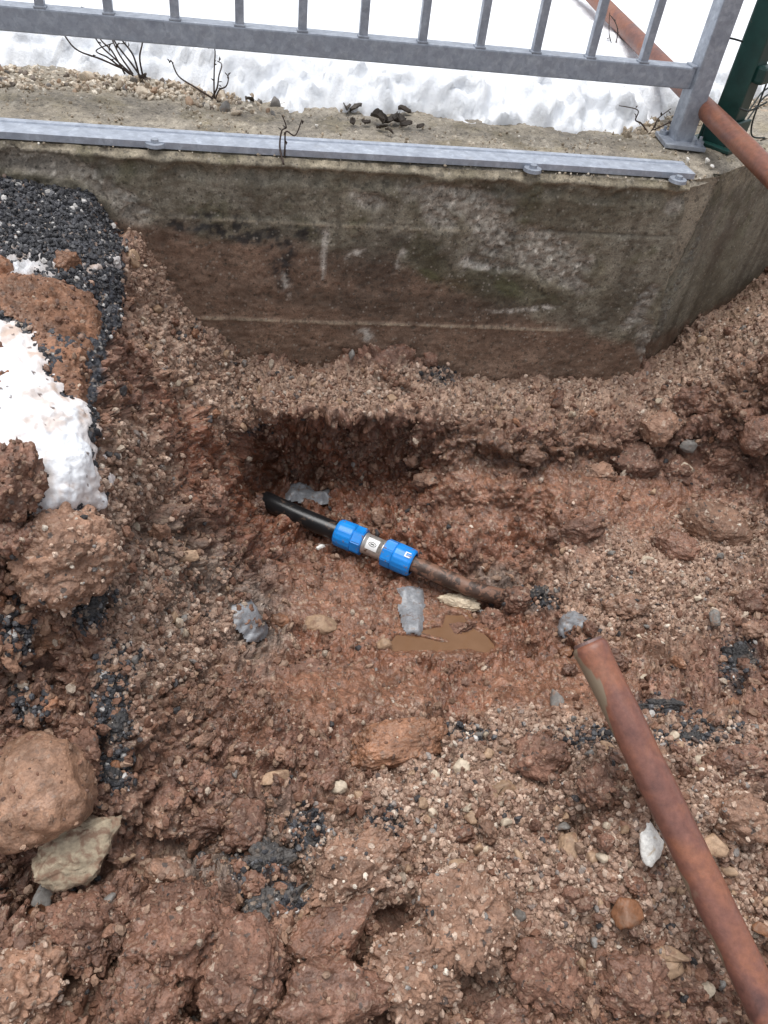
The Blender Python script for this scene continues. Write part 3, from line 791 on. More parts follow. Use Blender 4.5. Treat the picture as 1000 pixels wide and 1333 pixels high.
def chamfer_and_return():
    # narrow splay at the corner, then the return wall going back
    zs = np.arange(-0.80, 0.0021, 0.005)
    t1 = np.linspace(0, 1, 12)
    s2 = np.concatenate([np.arange(0, .55, .006), np.arange(.55, 2.6, .05)])
    rows = []; cols = []
    for z in zs:
        x0 = min(.640 + .145 * (-z), .687) - .003
        bx = max(.676 + .050 * (1 + z / .30), x0 + .006)
        a = np.array([x0 - .004, .020]); b = np.array([bx, max(W2O[1] + (bx - W2O[0]) * math.tan(TH) - .006, .006)])
        A1 = a + (b - a) * t1[:, None]
        st = b + W2N * (-.010) + W2D * .004
        # plane of the return wall
        s0 = (st - W2O) @ W2D
        A2 = W2O + W2D * (np.maximum(s0, 0) + s2)[:, None]
        rows.append(np.concatenate([np.concatenate([A1, A2]), np.full((len(t1) + len(s2), 1), z)], 1))
    P = np.concatenate(rows)
    k = len(t1) + len(s2)
    isr = np.tile(np.arange(k) >= len(t1), len(zs))
    c, nz, nf, low, top = wall_colors(P, P[:, 0], P[:, 2] + .03 * isr)
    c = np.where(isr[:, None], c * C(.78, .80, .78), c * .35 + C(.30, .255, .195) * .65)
    dj = np.abs(np.tile(np.concatenate([np.full(len(t1), 9.0), s2]), len(zs)))
    mossj = np.exp(-(dj / .016) ** 2) * smooth(-.6, .1, nf + .2) * smooth(-.34, -.22, P[:, 2])
    c = c * (1 - mossj[:, None] * .92) + C(.022, .024, .013) * mossj[:, None] * .92
    str_ = np.exp(-((dj - .105) / .012) ** 2) + .6 * np.exp(-((dj - .19) / .015) ** 2)
    c = c * (1 - str_[:, None] * .45) + C(.22, .19, .15) * str_[:, None] * .45
    agg = np.exp(-((dj - .05) / .03) ** 2) * smooth(-.05, -.16, P[:, 2]) * smooth(-.1, .25, nf) * isr
    g1, g2, gid = worley(P, 105, 121)
    w = .003 * fbm(P, 6, 3, .5, 140) + .002 * nf + agg * (smooth(.25, .65, 1 - g1) - .6) * .012
    c = c * (1 - agg[:, None] * .5) + (C(.2, .18, .16) * (.5 + gid)[:, None]) * agg[:, None] * .5
    w = w - .012 * np.exp(-(dj / .008) ** 2) * isr * smooth(-.34, -.22, P[:, 2])
    low_br = np.exp(-((P[:, 2] + .28) / .06) ** 2) * (~isr) * np.maximum(fbm(P, 25, 3, .6, 141), 0)
    P[:, :2] += W2N * (w - .03 * low_br)[:, None]
    ii = np.arange(len(P)).reshape(len(zs), k)
    Q = np.stack([ii[:-1, :-1], ii[:-1, 1:], ii[1:, 1:], ii[1:, :-1]], -1).reshape(-1, 4)
    return np_mesh('return_face', P, Q, True, c)
link('return_face', chamfer_and_return(), M_CONC, wall)

def wall_top():
    # top of both walls: one plan strip
    xs = np.concatenate([np.arange(-1.9, -.80, .02), np.arange(-.80, 1.0, .006), np.arange(1.0, 2.75, .03)]); ys = np.arange(-0.004, 0.42, .0055)
    X, Y = np.meshgrid(xs, ys); sh = X.shape; X = X.ravel(); Y = Y.ravel()
    lo = np.where(X > .726, .060 + (X - .726) * math.tan(TH), np.where(X > .64, .008 + (X - .64) * .60, .008))
    Yp = lo + (Y - ys[0]) / (ys[-1] - ys[0]) * (.44 - 0) 
    P = np.stack([X, Yp, np.zeros_like(X)], 1)
    nf = fbm(P, 28, 4, .6, 151); nz = fbm(P, 6, 4, .55, 152)
    P[:, 2] = .0025 * nf + .004 * nz + .0012 * fbm(P, 150, 3, .6, 153) - .010 * (1 - smooth(0, .014, Yp - lo)) * 1.0
    g1, g2, gid = worley(P, 80, 154)
    P[:, 2] += (1 - smooth(.15, .4, g1)) * .004 * (gid > .6)
    c = np.tile(C(.295, .26, .212), (len(P), 1)) * (1 + .35 * fbm(P, 55, 3, .6, 158))[:, None]
    m = smooth(-.2, .4, nz)[:, None]; c = c * (1 - m * .5) + C(.23, .195, .145) * m * .5
    m = smooth(.05, .5, fbm(P, 11, 4, .6, 155))[:, None]; c = c * (1 - m * .5) + C(.20, .165, .095) * m * .5
    sp = ((gid > .75) & (g1 < .3))[:, None]; c = np.where(sp, C(.46, .41, .34), c)
    ii = np.arange(len(P)).reshape(sh)
    Q = np.stack([ii[:-1, :-1], ii[:-1, 1:], ii[1:, 1:], ii[1:, :-1]], -1).reshape(-1, 4)
    return np_mesh('wall_top', P, Q, True, c)
link('wall_top', wall_top(), M_CONC, wall)

# ------------------------------------------------------------------ snow behind the wall
def snow_field():
    xs = np.concatenate([-np.geomspace(1.0, 60, 40)[::-1], np.arange(-.98, 1.3, .008), np.geomspace(1.32, 60, 40)])
    ys = np.concatenate([np.arange(.20, .75, .008), np.arange(.76, 2.4, .03), np.geomspace(2.45, 120, 40)])
    X, Y = np.meshgrid(xs, ys); sh = X.shape; X = X.ravel(); Y = Y.ravel()
    P = np.stack([X, Y, np.zeros_like(X)], 1)
    e = np.interp(X, [-2, -.9, -.68, -.5, -.36, -.28, -.15, 0, .2, .42, .60, .66, .72, .95, 1.1, 3], [.40, .42, .43, .40, .37, .325, .295, .285, .285, .285, .285, .31, .38, .52, .62, 1.9])
    e = e + fbm(P, 9, 5, .6, 161) * .040
    t = Y - e
    h = -.03 + .086 * smooth(-.014, .105, t) ** .75 + .05 * smooth(.04, .5, t)
    h += fbm(P, 6, 3, .5, 162) * .02 * smooth(0, .1, t)
    l1, l2, lid = worley(P, 26, 163)
    h += (smooth(0, .7, 1 - l1) - .4) * .012 * smooth(-.01, .03, t) * (1 - smooth(.12, .5, t) * .85) * (.4 + lid)
    l3, _, lid3 = worley(P, 70, 165)
    h += (smooth(0, .7, 1 - l3) - .4) * .008 * (1 - smooth(.12, .5, t) * .7)
    h += fbm(P, 60, 3, .6, 164) * .004
    h = np.where(t < -.03, -.05, h)
    P[:, 2] = h
    nearm = (1 - smooth(.06, .32, t)) * smooth(-.03, .01, t)
    Q3 = P.copy(); push = np.zeros(len(P))
    for a_, sc_, sd_n in ((.024, 9, 167), (.013, 26, 168), (.0085, 62, 169), (.0045, 120, 170)):
        Q3w = Q3 + np.stack([fbm(Q3, sc_ * 1.3, 2, .5, sd_n + 3)] * 3, 1) * .35 / sc_
        w1, _, wid = worley(Q3w, sc_, sd_n)
        push += (smooth(0, .85, 1 - w1) - .4) * a_ * (.4 + wid) * nearm
    P[:, 1] -= push * .75; P[:, 2] += push * .6
    P[:, 2] += fbm(Q3, 45, 4, .6, 180) * .004 * nearm
    c = np.ones((len(P), 3))
    edge = 1 - smooth(.0, .035, t + fbm(P, 30, 3, .5, 166) * .02)
    c = c * (1 - edge[:, None] * .22) + C(.62, .55, .48) * edge[:, None] * .22
    ii = np.arange(len(P)).reshape(sh)
    Q = np.stack([ii[:-1, :-1], ii[:-1, 1:], ii[1:, 1:], ii[1:, :-1]], -1).reshape(-1, 4)
    Q = Q[(t[Q] > -.05).any(1)]
    return sub_mesh('snow', P, c, Q)
tag(link('snow', snow_field(), M_SNOW), 'deep white snow lying behind the wall', kind='stuff')
# gravel strip between wall and snow, and the ground under the snow
def back_ground():
    xs = np.concatenate([-np.geomspace(1.0, 60, 30)[::-1], np.arange(-.98, 1.5, .012), np.geomspace(1.52, 60, 30)])
    ys = np.concatenate([np.arange(.30, .8, .012), np.geomspace(.82, 125, 60)])
    X, Y = np.meshgrid(xs, ys); sh = X.shape; X = X.ravel(); Y = Y.ravel()
    sft = np.clip(X - .66, 0, None) * math.tan(TH) * .95
    Y = np.where(X > .66, np.maximum(Y, .10 + sft), Y)
    P = np.stack([X, Y, np.zeros_like(X)], 1)
    g1, g2, gid = worley(P, 45, 171)
    P[:, 2] = -.008 + (smooth(0, .7, 1 - g1) - .5) * .012 + fbm(P, 8, 3, .5, 172) * .01 - .02 * smooth(.5, .9, Y - sft)
    c = C(.36, .29, .22) * (.55 + .8 * gid)[:, None]
    ii = np.arange(len(P)).reshape(sh)
    Q = np.stack([ii[:-1, :-1], ii[:-1, 1:], ii[1:, 1:], ii[1:, :-1]], -1).reshape(-1, 4)
    return np_mesh('back_ground', P, Q, True, c)
tag(link('ground', back_ground(), M_SOIL), 'pale gravelly ground between the wall top and the snow', kind='structure')

#PART2
# ------------------------------------------------------------------ railing
rail = tag(empty('steel_railing', (.712, .222, 0)), 'galvanised steel railing with square bars standing on the wall', 'railing')
def add_part(name, mesh, mat, parent):
    o = link(name, mesh, mat)
    o.parent = parent
    o.matrix_parent_inverse = Matrix.Translation(-Vector(parent.location))
    return o
def box_mesh(name, c, s, bevel=.002, rot=None):
    bm = bmesh.new(); add_box(bm, c, s, rot, bevel); return bm_mesh(name, bm)
add_part('bottom_rail', box_mesh('bottom_rail', (-.60, .245, .131), (2.585, .04, .04), .003), M_GALV, rail)
add_part('top_rail', box_mesh('top_rail', (-.60, .245, 1.05), (2.585, .04, .04), .003), M_GALV, rail)
bar_me = box_mesh('baluster', (0, 0, .589), (.016, .016, .876), .0012)
for k in range(-16, 6):
    o = add_part('baluster', bar_me, M_GALV, rail); o.location = (k * .115, .236, 0)
for px_, in ((.713,), (-1.90,)):
    bm = bmesh.new(); add_box(bm, (px_, .235, .545), (.042, .042, 1.07), None, .003)
    p = add_part('post', bm_mesh('post', bm), M_GALV, rail)
    bm = bmesh.new(); add_box(bm, (px_, .228, .009), (.090, .085, .009), Euler((0, 0, math.radians(-8))), .0015)
    bp = add_part('base_plate', bm_mesh('base_plate', bm), M_GALV, rail)
    bp.matrix_parent_inverse = Matrix(); bp.location = -Vector(rail.location)
    for (dx, dy) in ((.030, -.027), (-.03, .027)):
        bm = bmesh.new()
        bmesh.ops.create_cone(bm, segments=6, radius1=.009, radius2=.009, depth=.008, cap_ends=True, matrix=Matrix.Translation((px_ + dx, .228 + dy, .0175)))
        bmesh.ops.create_cone(bm, segments=12, radius1=.004, radius2=.0035, depth=.018, cap_ends=True, matrix=Matrix.Translation((px_ + dx, .228 + dy, .021)))
        link('anchor_bolt', bm_mesh('anchor_bolt', bm), M_GALV, bp)
weld_me = box_mesh('weld_bead', (0, 0, .1525), (.021, .021, .004), .0015)
for k in range(-16, 6):
    o = add_part('weld_bead', weld_me, M_GALV, rail); o.location = (k * .115, .236, 0)
add_part('weld_bead', box_mesh('weld_bead', (.689, .24, .1525), (.014, .034, .005), .002), M_GALV, rail)

# flat galvanised strip bolted along the wall top
strip = tag(empty('metal_strip', (0, .05, .01)), 'flat galvanised steel strip with round tabs bolted along the wall edge', 'metal strip')
SA = math.radians(.4)
def strip_pt(x, off): return (x, .046 + off + x * math.tan(SA), 0)
def strip_profile():
    prof = [(-.031, .003), (-.031, .014), (.014, .0145), (.0155, .0125), (.0185, .0125), (.020, .0155), (.033, .0155), (.033, .003)]
    bm = bmesh.new(); rings = []
    for x in np.arange(-1.45, .6541, .0525):
        wv = .0012 * math.sin(x * 5)
        rings.append([bm.verts.new((x, strip_pt(x, a)[1], z + wv)) for a, z in prof])
    for a, b in zip(rings[:-1], rings[1:]):
        for i in range(len(prof)):
            j = (i + 1) % len(prof)
            bm.faces.new((a[i], b[i], b[j], a[j]))
    bm.faces.new(rings[0]); bm.faces.new(rings[-1][::-1])
    return bm_mesh('strip_profile', bm)
add_part('strip_profile', strip_profile(), M_GALVL, strip)
for (u, v) in ((202, 189), (693, 222), (882, 236)):
    p = on_z(np.array(u), np.array(v), np.array(.006))
    bm = bmesh.new()
    bmesh.ops.create_cone(bm, segments=24, radius1=.0175, radius2=.0165, depth=.006, cap_ends=True, matrix=Matrix.Translation((p[0], p[1], .008)))
    t_ = add_part('round_tab', bm_mesh('round_tab', bm), M_GALV, strip)
    bm = bmesh.new()
    bmesh.ops.create_cone(bm, segments=6, radius1=.0075, radius2=.007, depth=.006, cap_ends=True, matrix=Matrix.Translation((p[0], p[1] - .001, .014)))
    b_ = link('bolt_head', bm_mesh('bolt_head', bm), M_GALV, t_)

# green fence post, socket, clip and wire mesh to the right
M_GREEN = plain_material('green_paint', (0.010, 0.050, 0.042), .38, 0, 30, .35, .0004, .5, (.10, .085, .065), .68)
M_WIRE = plain_material('dark_wire', (.020, .028, .026), .5, .2, 60, .3, 0)
GP = np.array([.824, .256]); GA = TH
fence = tag(empty('fence_post', (GP[0], GP[1], 0)), 'dark green square fence post in a green socket behind the leaning rusty pole', 'fence post')
bm = bmesh.new(); add_box(bm, (GP[0], GP[1], .60), (.052, .052, 1.2), Euler((0, 0, GA)), .004)
add_part('post', bm_mesh('post', bm), M_GREEN, fence)
bm = bmesh.new()
ca, sa = math.cos(GA), math.sin(GA)
def gl(dx, dy, z): return (GP[0] + ca * dx - sa * dy, GP[1] + sa * dx + ca * dy, z)
rot = Euler((0, 0, GA))
add_box(bm, gl(0, -.033, .032), (.078, .007, .052), rot, .002); add_box(bm, gl(0, .033, .032), (.078, .007, .052), rot, .002)
add_box(bm, gl(-.0355, 0, .030), (.007, .058, .048), rot, .002); add_box(bm, gl(.0355, 0, .030), (.007, .058, .048), rot, .002)
add_box(bm, gl(0, 0, .006), (.115, .10, .007), rot, .0015)
sk = add_part('socket', bm_mesh('socket', bm), M_GREEN, fence)
bm = bmesh.new()
bmesh.ops.create_cone(bm, segments=12, radius1=.0085, radius2=.0075, depth=.009, cap_ends=True, matrix=Matrix.Translation(gl(.0, -.040, .034)) @ Euler((math.pi / 2, 0, GA)).to_matrix().to_4x4())
link('socket_screw', bm_mesh('socket_screw', bm), M_WIRE, sk)
bm = bmesh.new(); add_box(bm, gl(.002, -.036, .150), (.046, .022, .034), rot, .006); add_box(bm, gl(.030, -.034, .154), (.020, .024, .024), rot, .005)
add_part('clip', bm_mesh('clip', bm), M_GREEN, fence)
wf = tag(empty('wire_mesh_fence', gl(.05, .0, 0)), 'thin dark wires of a mesh fence bent beside the green post', 'wire fence')
wp = [[gl(.05, -.03, .16), gl(.055, -.03, .10), gl(.05, -.035, .05), gl(.07, -.04, .02), gl(.12, -.05, .012)],
      [gl(.03, -.02, .048), gl(.08, -.01, .075), gl(.16, 0, .10), gl(.4, 0, .11), gl(1.6, 0, .12)],
      [gl(.04, -.02, .03), gl(.10, -.01, .062), gl(.18, 0, .085), gl(.4, 0, .085), gl(1.6, 0, .09)],
      [gl(-.03, .02, .20), gl(-.055, .035, .204), gl(-.08, .05, .205)],
      [gl(-.09, -.05, .10), gl(-.05, -.055, .092), gl(-.02, -.06, .098), gl(.005, -.064, .105)]]
def spline(pts, n=8):
    pts = np.asarray(pts, float); out = []
    for i in range(len(pts) - 1):
        p0 = pts[max(i - 1, 0)]; p1 = pts[i]; p2 = pts[i + 1]; p3 = pts[min(i + 2, len(pts) - 1)]
        for t in np.linspace(0, 1, n, endpoint=False):
            out.append(.5 * ((2 * p1) + (-p0 + p2) * t + (2 * p0 - 5 * p1 + 4 * p2 - p3) * t * t + (-p0 + 3 * p1 - 3 * p2 + p3) * t ** 3))
    out.append(pts[-1]); return np.array(out)
for pts in wp:
    add_part('wire', tube_mesh('wire', spline(pts), .0019, 6), M_WIRE, wf)

# rusty pole leaning behind the railing
pa = at_depth(np.array(770), np.array(-8), 2.12); pb = at_depth(np.array(1003), np.array(226), 1.44)
dv_ = (pb - pa)
pts = np.array([pa + dv_ * t for t in np.linspace(-.7, (-.33 - pa[2]) / dv_[2], 60)])
pole = link('leaning_rusty_pole', tube_mesh('leaning_rusty_pole', pts, .0205, 24, wob=.04, seed=5), M_RUST2)
tag(pole, 'rusty steel pole leaning across behind the railing and the green post', 'pole')

# ------------------------------------------------------------------ rusty bar across the front right
e0 = at_depth(np.array(766), np.array(838), 1.05); e1 = at_depth(np.array(990), np.array(1318), .935)
bd = e1 - e0; L = np.linalg.norm(bd); bd /= L
tt = np.concatenate([[0, .004, .010], np.linspace(.02, L + .75, 70)])
rr = np.full(len(tt), .0235); rr[0] = .0205; rr[1] = .0240; rr[2] = .0245
bar = empty('rusty_bar', tuple(e0))
tag(bar, 'thick rusty steel bar with a mud smeared side jutting over the trench', 'steel bar')
sag = np.sin(tt / (L + .75) * math.pi)[:, None] * np.array([[.004, .0, .008]])
sh_me = tube_mesh('shaft', e0 + bd * tt[:, None] + sag, rr, 32, wob=.05, seed=9)
co = np.array([v.co[:] for v in sh_me.vertices]); al = (co - e0) @ bd
rad = co - e0 - bd * al[:, None]
vw = CAM - e0; vw = vw - bd * (vw @ bd); vw /= np.linalg.norm(vw); lf = np.cross(bd, vw)
if lf @ AX_R > 0: lf = -lf
side_ = (rad @ lf) / .0235
strk = smooth(.50, .74, side_ + fbm(co * np.array([1, 1, 1]), 16, 3, .6, 71) * .55) * (rad @ vw > -.02)
gate = smooth(-.02, .0, al) * np.maximum(1 - smooth(.10, .14, al), smooth(.26, .32, al))
at_ = sh_me.attributes.new('mud', 'FLOAT', 'POINT'); at_.data.foreach_set('value', (strk * gate).astype(np.float32))
add_part('shaft', sh_me, M_RUST, bar)
M_RUSTEND = plain_material('worn_bar_end', (.17, .105, .095), .5, .1, 70, .5, .001)
xq = Vector(bd).to_track_quat('Z', 'Y')
bm = bmesh.new()
bmesh.ops.create_cone(bm, segments=32, radius1=.0195, radius2=.0212, depth=.006, cap_ends=True, matrix=Matrix.Translation(Vector(e0 - bd * .001)) @ xq.to_matrix().to_4x4())
add_part('bar_end', bm_mesh('bar_end', bm), M_RUSTEND, bar)
M_HOLE = plain_material('dark_slot', (.02, .015, .013), .8, 0, 60, .2, 0)
bm = bmesh.new(); add_box(bm, tuple(e0 - bd * .0042 + AX_U * .002), (.011, .004, .0025), xq, .0008)
add_part('end_slot', bm_mesh('end_slot', bm), M_HOLE, bar)

# ------------------------------------------------------------------ water pipe with its coupling
M_PE = plain_material('black_polyethylene', (.012, .012, .013), .28, 0, 40, .3, .0003, .5, (.075, .048, .035), .60)
M_OLDPIPE = plain_material('muddy_old_pipe', (.085, .050, .036), .5, 0, 25, .8, .0022, .5, (.19, .100, .066), .47)
M_BLUE = plain_material('blue_plastic', (.008, .245, .74), .36, 0, 40, .2, .0004, .5, (.20, .13, .085), .585)
M_STEEL = plain_material('scratched_steel', (.55, .52, .49), .32, .6, 80, .35, .0004, .5, (.20, .14, .10), .60)
M_LABEL = plain_material('white_label', (.78, .78, .77), .5, 0, 60, .08, 0)
M_INK = plain_material('black_print', (.015, .015, .016), .6, 0, 60, .1, 0)
pz = -.634
pipe = tag(empty('water_pipe', tuple(on_z(np.array(490.), np.array(712.), pz))), 'black water pipe joined by a blue and steel coupling in the trench', 'water pipe')
J = {k: on_z(np.array(float(u)), np.array(float(v)), np.array(z - .034)) for k, (u, v, z) in dict(
    a0=(346, 651, -.612), a1=(358, 657, -.604), a2=(400, 676, -.600), n1=(439, 692, -.600), n2=(474, 706, -.600), s2=(501, 718, -.600), n3=(538, 734, -.600),
    b1=(580, 752, -.602), b2=(620, 768, -.607), b3=(655, 778, -.620), b4=(690, 786, -.650)).items()}
add_part('black_pipe', tube_mesh('black_pipe', spline([J['a0'], J['a1'], J['a2'], J['n1'], J['n1'] + (J['n2'] - J['n1']) * .5], 10), .0200, 24), M_PE, pipe)
add_part('old_pipe', tube_mesh('old_pipe', spline([J['n3'] + (J['n3'] - J['b1']) * .5, J['n3'], J['b1'], J['b2'], J['b3'], J['b4']], 10), .0170, 24, wob=.08, seed=13), M_OLDPIPE, pipe)
def nut(p_out, p_in, name):
    """compression nut: ribbed collar at p_out, hexagon at p_in"""
    p_out = np.asarray(p_out); p_in = np.asarray(p_in)
    ax = p_in - p_out; Ln = np.linalg.norm(ax); q4 = Vector(ax / Ln).to_track_quat('Z', 'Y').to_matrix().to_4x4()
    M = Matrix.Translation(Vector(p_out)) @ q4
    bm = bmesh.new()
    prof = [(.0, .0215), (.0, .0250), (.003, .0276), (.008, .0288), (Ln * .60, .0295), (Ln * .64, .0284), (Ln * .64, .0240)]
    seg = 72; rings = []
    for (z, r) in prof:
        ring = []
        for j in range(seg):
            a = 2 * math.pi * j / seg
            rr_ = r + (.0003 if (j % 4) < 2 and .002 < z < Ln * .62 else 0)
            ring.append(bm.verts.new(M @ Vector((rr_ * math.cos(a), rr_ * math.sin(a), z))))
        rings.append(ring)
    for a, b in zip(rings[:-1], rings[1:]):
        for j in range(seg): bm.faces.new((a[j], a[(j + 1) % seg], b[(j + 1) % seg], b[j]))
    me = bm_mesh(name, bm)
    o = add_part(name, me, M_BLUE, pipe)
    t = bmesh.new()
    bmesh.ops.create_cone(t, segments=8, radius1=.0302, radius2=.0302, depth=Ln * .37, cap_ends=True, matrix=M @ Matrix.Translation((0, 0, Ln * .815)) @ Matrix.Rotation(.25, 4, 'Z'))
    bmesh.ops.bevel(t, geom=list(t.edges), offset=.0018, segments=2, affect='EDGES')
    h = link('hexagon', bm_mesh('hexagon', t), M_BLUE, o)
    return o, M, Ln
n1, M1, L1 = nut(J['n1'], J['n2'], 'compression_nut')
n2, M2, L2 = nut(J['n3'], J['s2'], 'compression_nut')
ax = J['s2'] - J['n2']; sl = np.linalg.norm(ax); axn = ax / sl
st = np.array([-.006, 0, .001, .004, .0045, sl - .0045, sl - .004, sl - .001, sl, sl + .006]); sr = np.array([.0195, .0195, .0225, .0228, .0218, .0218, .0228, .0225, .0195, .0195])
sleeve = add_part('steel_sleeve', tube_mesh('steel_sleeve', J['n2'] + axn * st[:, None], sr, 36), M_STEEL, pipe)
# curved label and marks lie on the cylinder, facing up
up = CAM - (J['n2'] + ax * .5); up -= axn * (up @ axn); up /= np.linalg.norm(up); sid = np.cross(axn, up)
def wrap(name, outline, r, mat, parent, cen, axis_n, upv, sidv, rot=0.0):
    """flat outlines (along the axis, round the axis), wrapped on a cylinder of radius r"""
    bm = bmesh.new()
    for quad in outline:
        vs = []
        for (s, a) in quad:
            th = a / r + rot
            vs.append(bm.verts.new(Vector(cen + axis_n * s + r * (math.cos(th) * upv + math.sin(th) * sidv))))
        bm.faces.new(vs)
    return link(name, bm_mesh(name, bm), mat, parent)
def grid_rect(s0, s1, a0, a1, n=8):
    ya = np.linspace(a0, a1, n + 1)
    return [[(s0, ya[i]), (s1, ya[i]), (s1, ya[i + 1]), (s0, ya[i + 1])] for i in range(n)]
cen = J['n2'] + ax * .5
wrap('label', grid_rect(-.0135, .0125, -.016, .010, 10), .0222, M_LABEL, sleeve, cen, axn, up, sid)
def arc_band(cs, ca_, rs, ra, w, a0=0, a1=2 * math.pi, n=20):
    out = []
    for i in range(n):
        t0 = a0 + (a1 - a0) * i / n; t1 = a0 + (a1 - a0) * (i + 1) / n
        out.append([(cs + (rs - w) * math.cos(t0), ca_ + (ra - w) * math.sin(t0)), (cs + rs * math.cos(t0), ca_ + ra * math.sin(t0)),
                    (cs + rs * math.cos(t1), ca_ + ra * math.sin(t1)), (cs + (rs - w) * math.cos(t1), ca_ + (ra - w) * math.sin(t1))])
    return out
wrap('printed_mark', arc_band(0, -.003, .0088, .0050, .0013) + grid_rect(-.0045, .0045, -.0042, -.0018, 2), .0225, M_INK, sleeve, cen, axn, up, sid)
ax2 = (J['n3'] - J['s2']); a2n = ax2 / np.linalg.norm(ax2); c2 = J['n3'] - a2n * .011
up2 = CAM - c2; up2 -= a2n * (up2 @ a2n); up2 /= np.linalg.norm(up2); sd2 = np.cross(a2n, up2)
wrap('printed_mark', grid_rect(-.007, -.004, -.006, .006, 4) + grid_rect(-.004, .005, -.006, -.0035, 2) + grid_rect(-.004, .005, .0035, .006, 2), (.0306), M_LABEL, n2, c2, a2n, up2, sd2, -.42)

# ------------------------------------------------------------------ muddy puddle
mw, ntw, bw = new_mat('muddy_water'); qw = NB(ntw)
cw = qw.mix(qw.fr(qw.noise(qw.pos(), 30, 3), .35, .65), (.165, .088, .046), (.19, .104, .057))
ntw.links.new(cw, bw.inputs['Base Color']); bw.inputs['Roughness'].default_value = .06; bw.inputs['IOR'].default_value = 1.33
qw.bump(qw.noise(qw.pos(), 25, 2), .03, .002, bw)
wq = quads[(psd[quads] > -13).all(1)]
WP = on_z(U, V, np.full(len(U), PUDDLE_Z))
me = sub_mesh('water', WP, None, wq)
tag(link('water', me, mw), 'shallow brown muddy water standing under the pipe', kind='structure')

# ------------------------------------------------------------------ layers lying on the ground: snow, slush, clay
LAND, CLODP, CLODM, ASPHP = [], [], [], []
def overlay(name, poly, thick, soft, rough_, mat, ncol=None, nsc=30, wob=9, bmp=.006, base=None, seed=0, carve=0.0):
    src = GRD if base is None else base
    poly = np.asarray(poly, float)
    lo, hi = poly.min(0) - 25, poly.max(0) + 25
    jj = np.where((gu > lo[0]) & (gu < hi[0]))[0]; ii = np.where((gv > lo[1]) & (gv < hi[1]))[0]
    I = idx[np.ix_(ii, jj)]; k = I.ravel()
    sd = poly_sd(U[k], V[k], poly) + fbm(BASE[k], nsc, 4, .6, 200 + seed) * wob
    g1, g2, gid = worley(BASE[k], 60, 210 + seed)
    h = thick * (np.sqrt(smooth(-2, soft, sd)) if thick < .011 or 'clay' in name else smooth(-2, soft, sd)) - .003 + bmp * fbm(BASE[k], 45, 4, .6, 220 + seed) * smooth(-2, soft, sd) + rough_ * (smooth(0, .7, 1 - g1) - .4) * smooth(-2, soft * .6, sd)
    if 'clay' in name:
        ph_, pe_, _ = plates(BASE[k] + np.stack([fbm(BASE[k], 40, 3, .6, 240)] * 3, 1) * .012, 26, 241 + seed)
        h = h + chunk(ph_, pe_, .5, .3) * .010 * smooth(0, soft, sd)
        ph_, pe_, _ = plates(BASE[k], 85, 242 + seed)
        h = h + chunk(ph_, pe_, .5, .3) * .0035 * smooth(0, soft, sd)
    P = src[k] + NRM[k] * h[:, None]
    loc = np.arange(len(k)).reshape(I.shape)
    Q = np.stack([loc[:-1, :-1], loc[1:, :-1], loc[1:, 1:], loc[:-1, 1:]], -1).reshape(-1, 4)
    Q = Q[(sd[Q] > -3).all(1)]
    cc = None if ncol is None else ncol(BASE[k], sd)
    if 'clay' in name:
        kk = np.random.default_rng(seed).choice(np.where(sd > 0)[0], 320 if 'slab' in name else 110); CLODP.append(P[kk]); CLODM.append(np.zeros(len(kk), bool))
    return link(name, sub_mesh(name, P, cc, Q), mat)
SMB = BASE + NRM * (fbm(BASE, 5.5, 3, 0.5, 11) * 0.016)[:, None]
def snow_col2(P, sd):
    return snow_col(P, sd) * (.55 + .3 * smooth(-.3, .4, fbm(P, 60, 3, .6, 233)))[:, None]
SLB = BASE + NRM * (box_blur(d[:, None], 12) + .0045)
def snow_col(P, sd):
    c = np.ones((len(P), 3))
    m = (smooth(.12, .5, fbm(P, 22, 4, .6, 231)) * .6 + (1 - smooth(0, 26, sd)) * .5)[:, None]; m = np.minimum(m, .85)
    c = c * (1 - m) + C(.60, .42, .31) * m
    sp = worley(P, 95, 232)
    s_ = ((sp[2] > .82) & (sp[0] < .25))[:, None]
    return np.where(s_, C(.16, .11, .09), c)
tag(overlay('snow', SNOW_POLY, .0105, 42, .0012, M_SNOW, snow_col, base=SLB, seed=1, bmp=.0050, wob=24, nsc=20), 'patch of dirty melting snow on the left bank', kind='stuff')
tag(overlay('snow', [(90, 338), (150, 336), (152, 352), (125, 362), (98, 356)], .006, 14, .006, M_SNOW, snow_col2, seed=2, wob=14), 'scraps of dirty snow on the asphalt', kind='stuff')
tag(overlay('snow', [(-30, 335), (40, 330), (78, 345), (60, 362), (10, 366), (-30, 360)], .005, 14, .006, M_SNOW, snow_col2, seed=3, wob=15), 'scraps of dirty snow by the clay', kind='stuff')

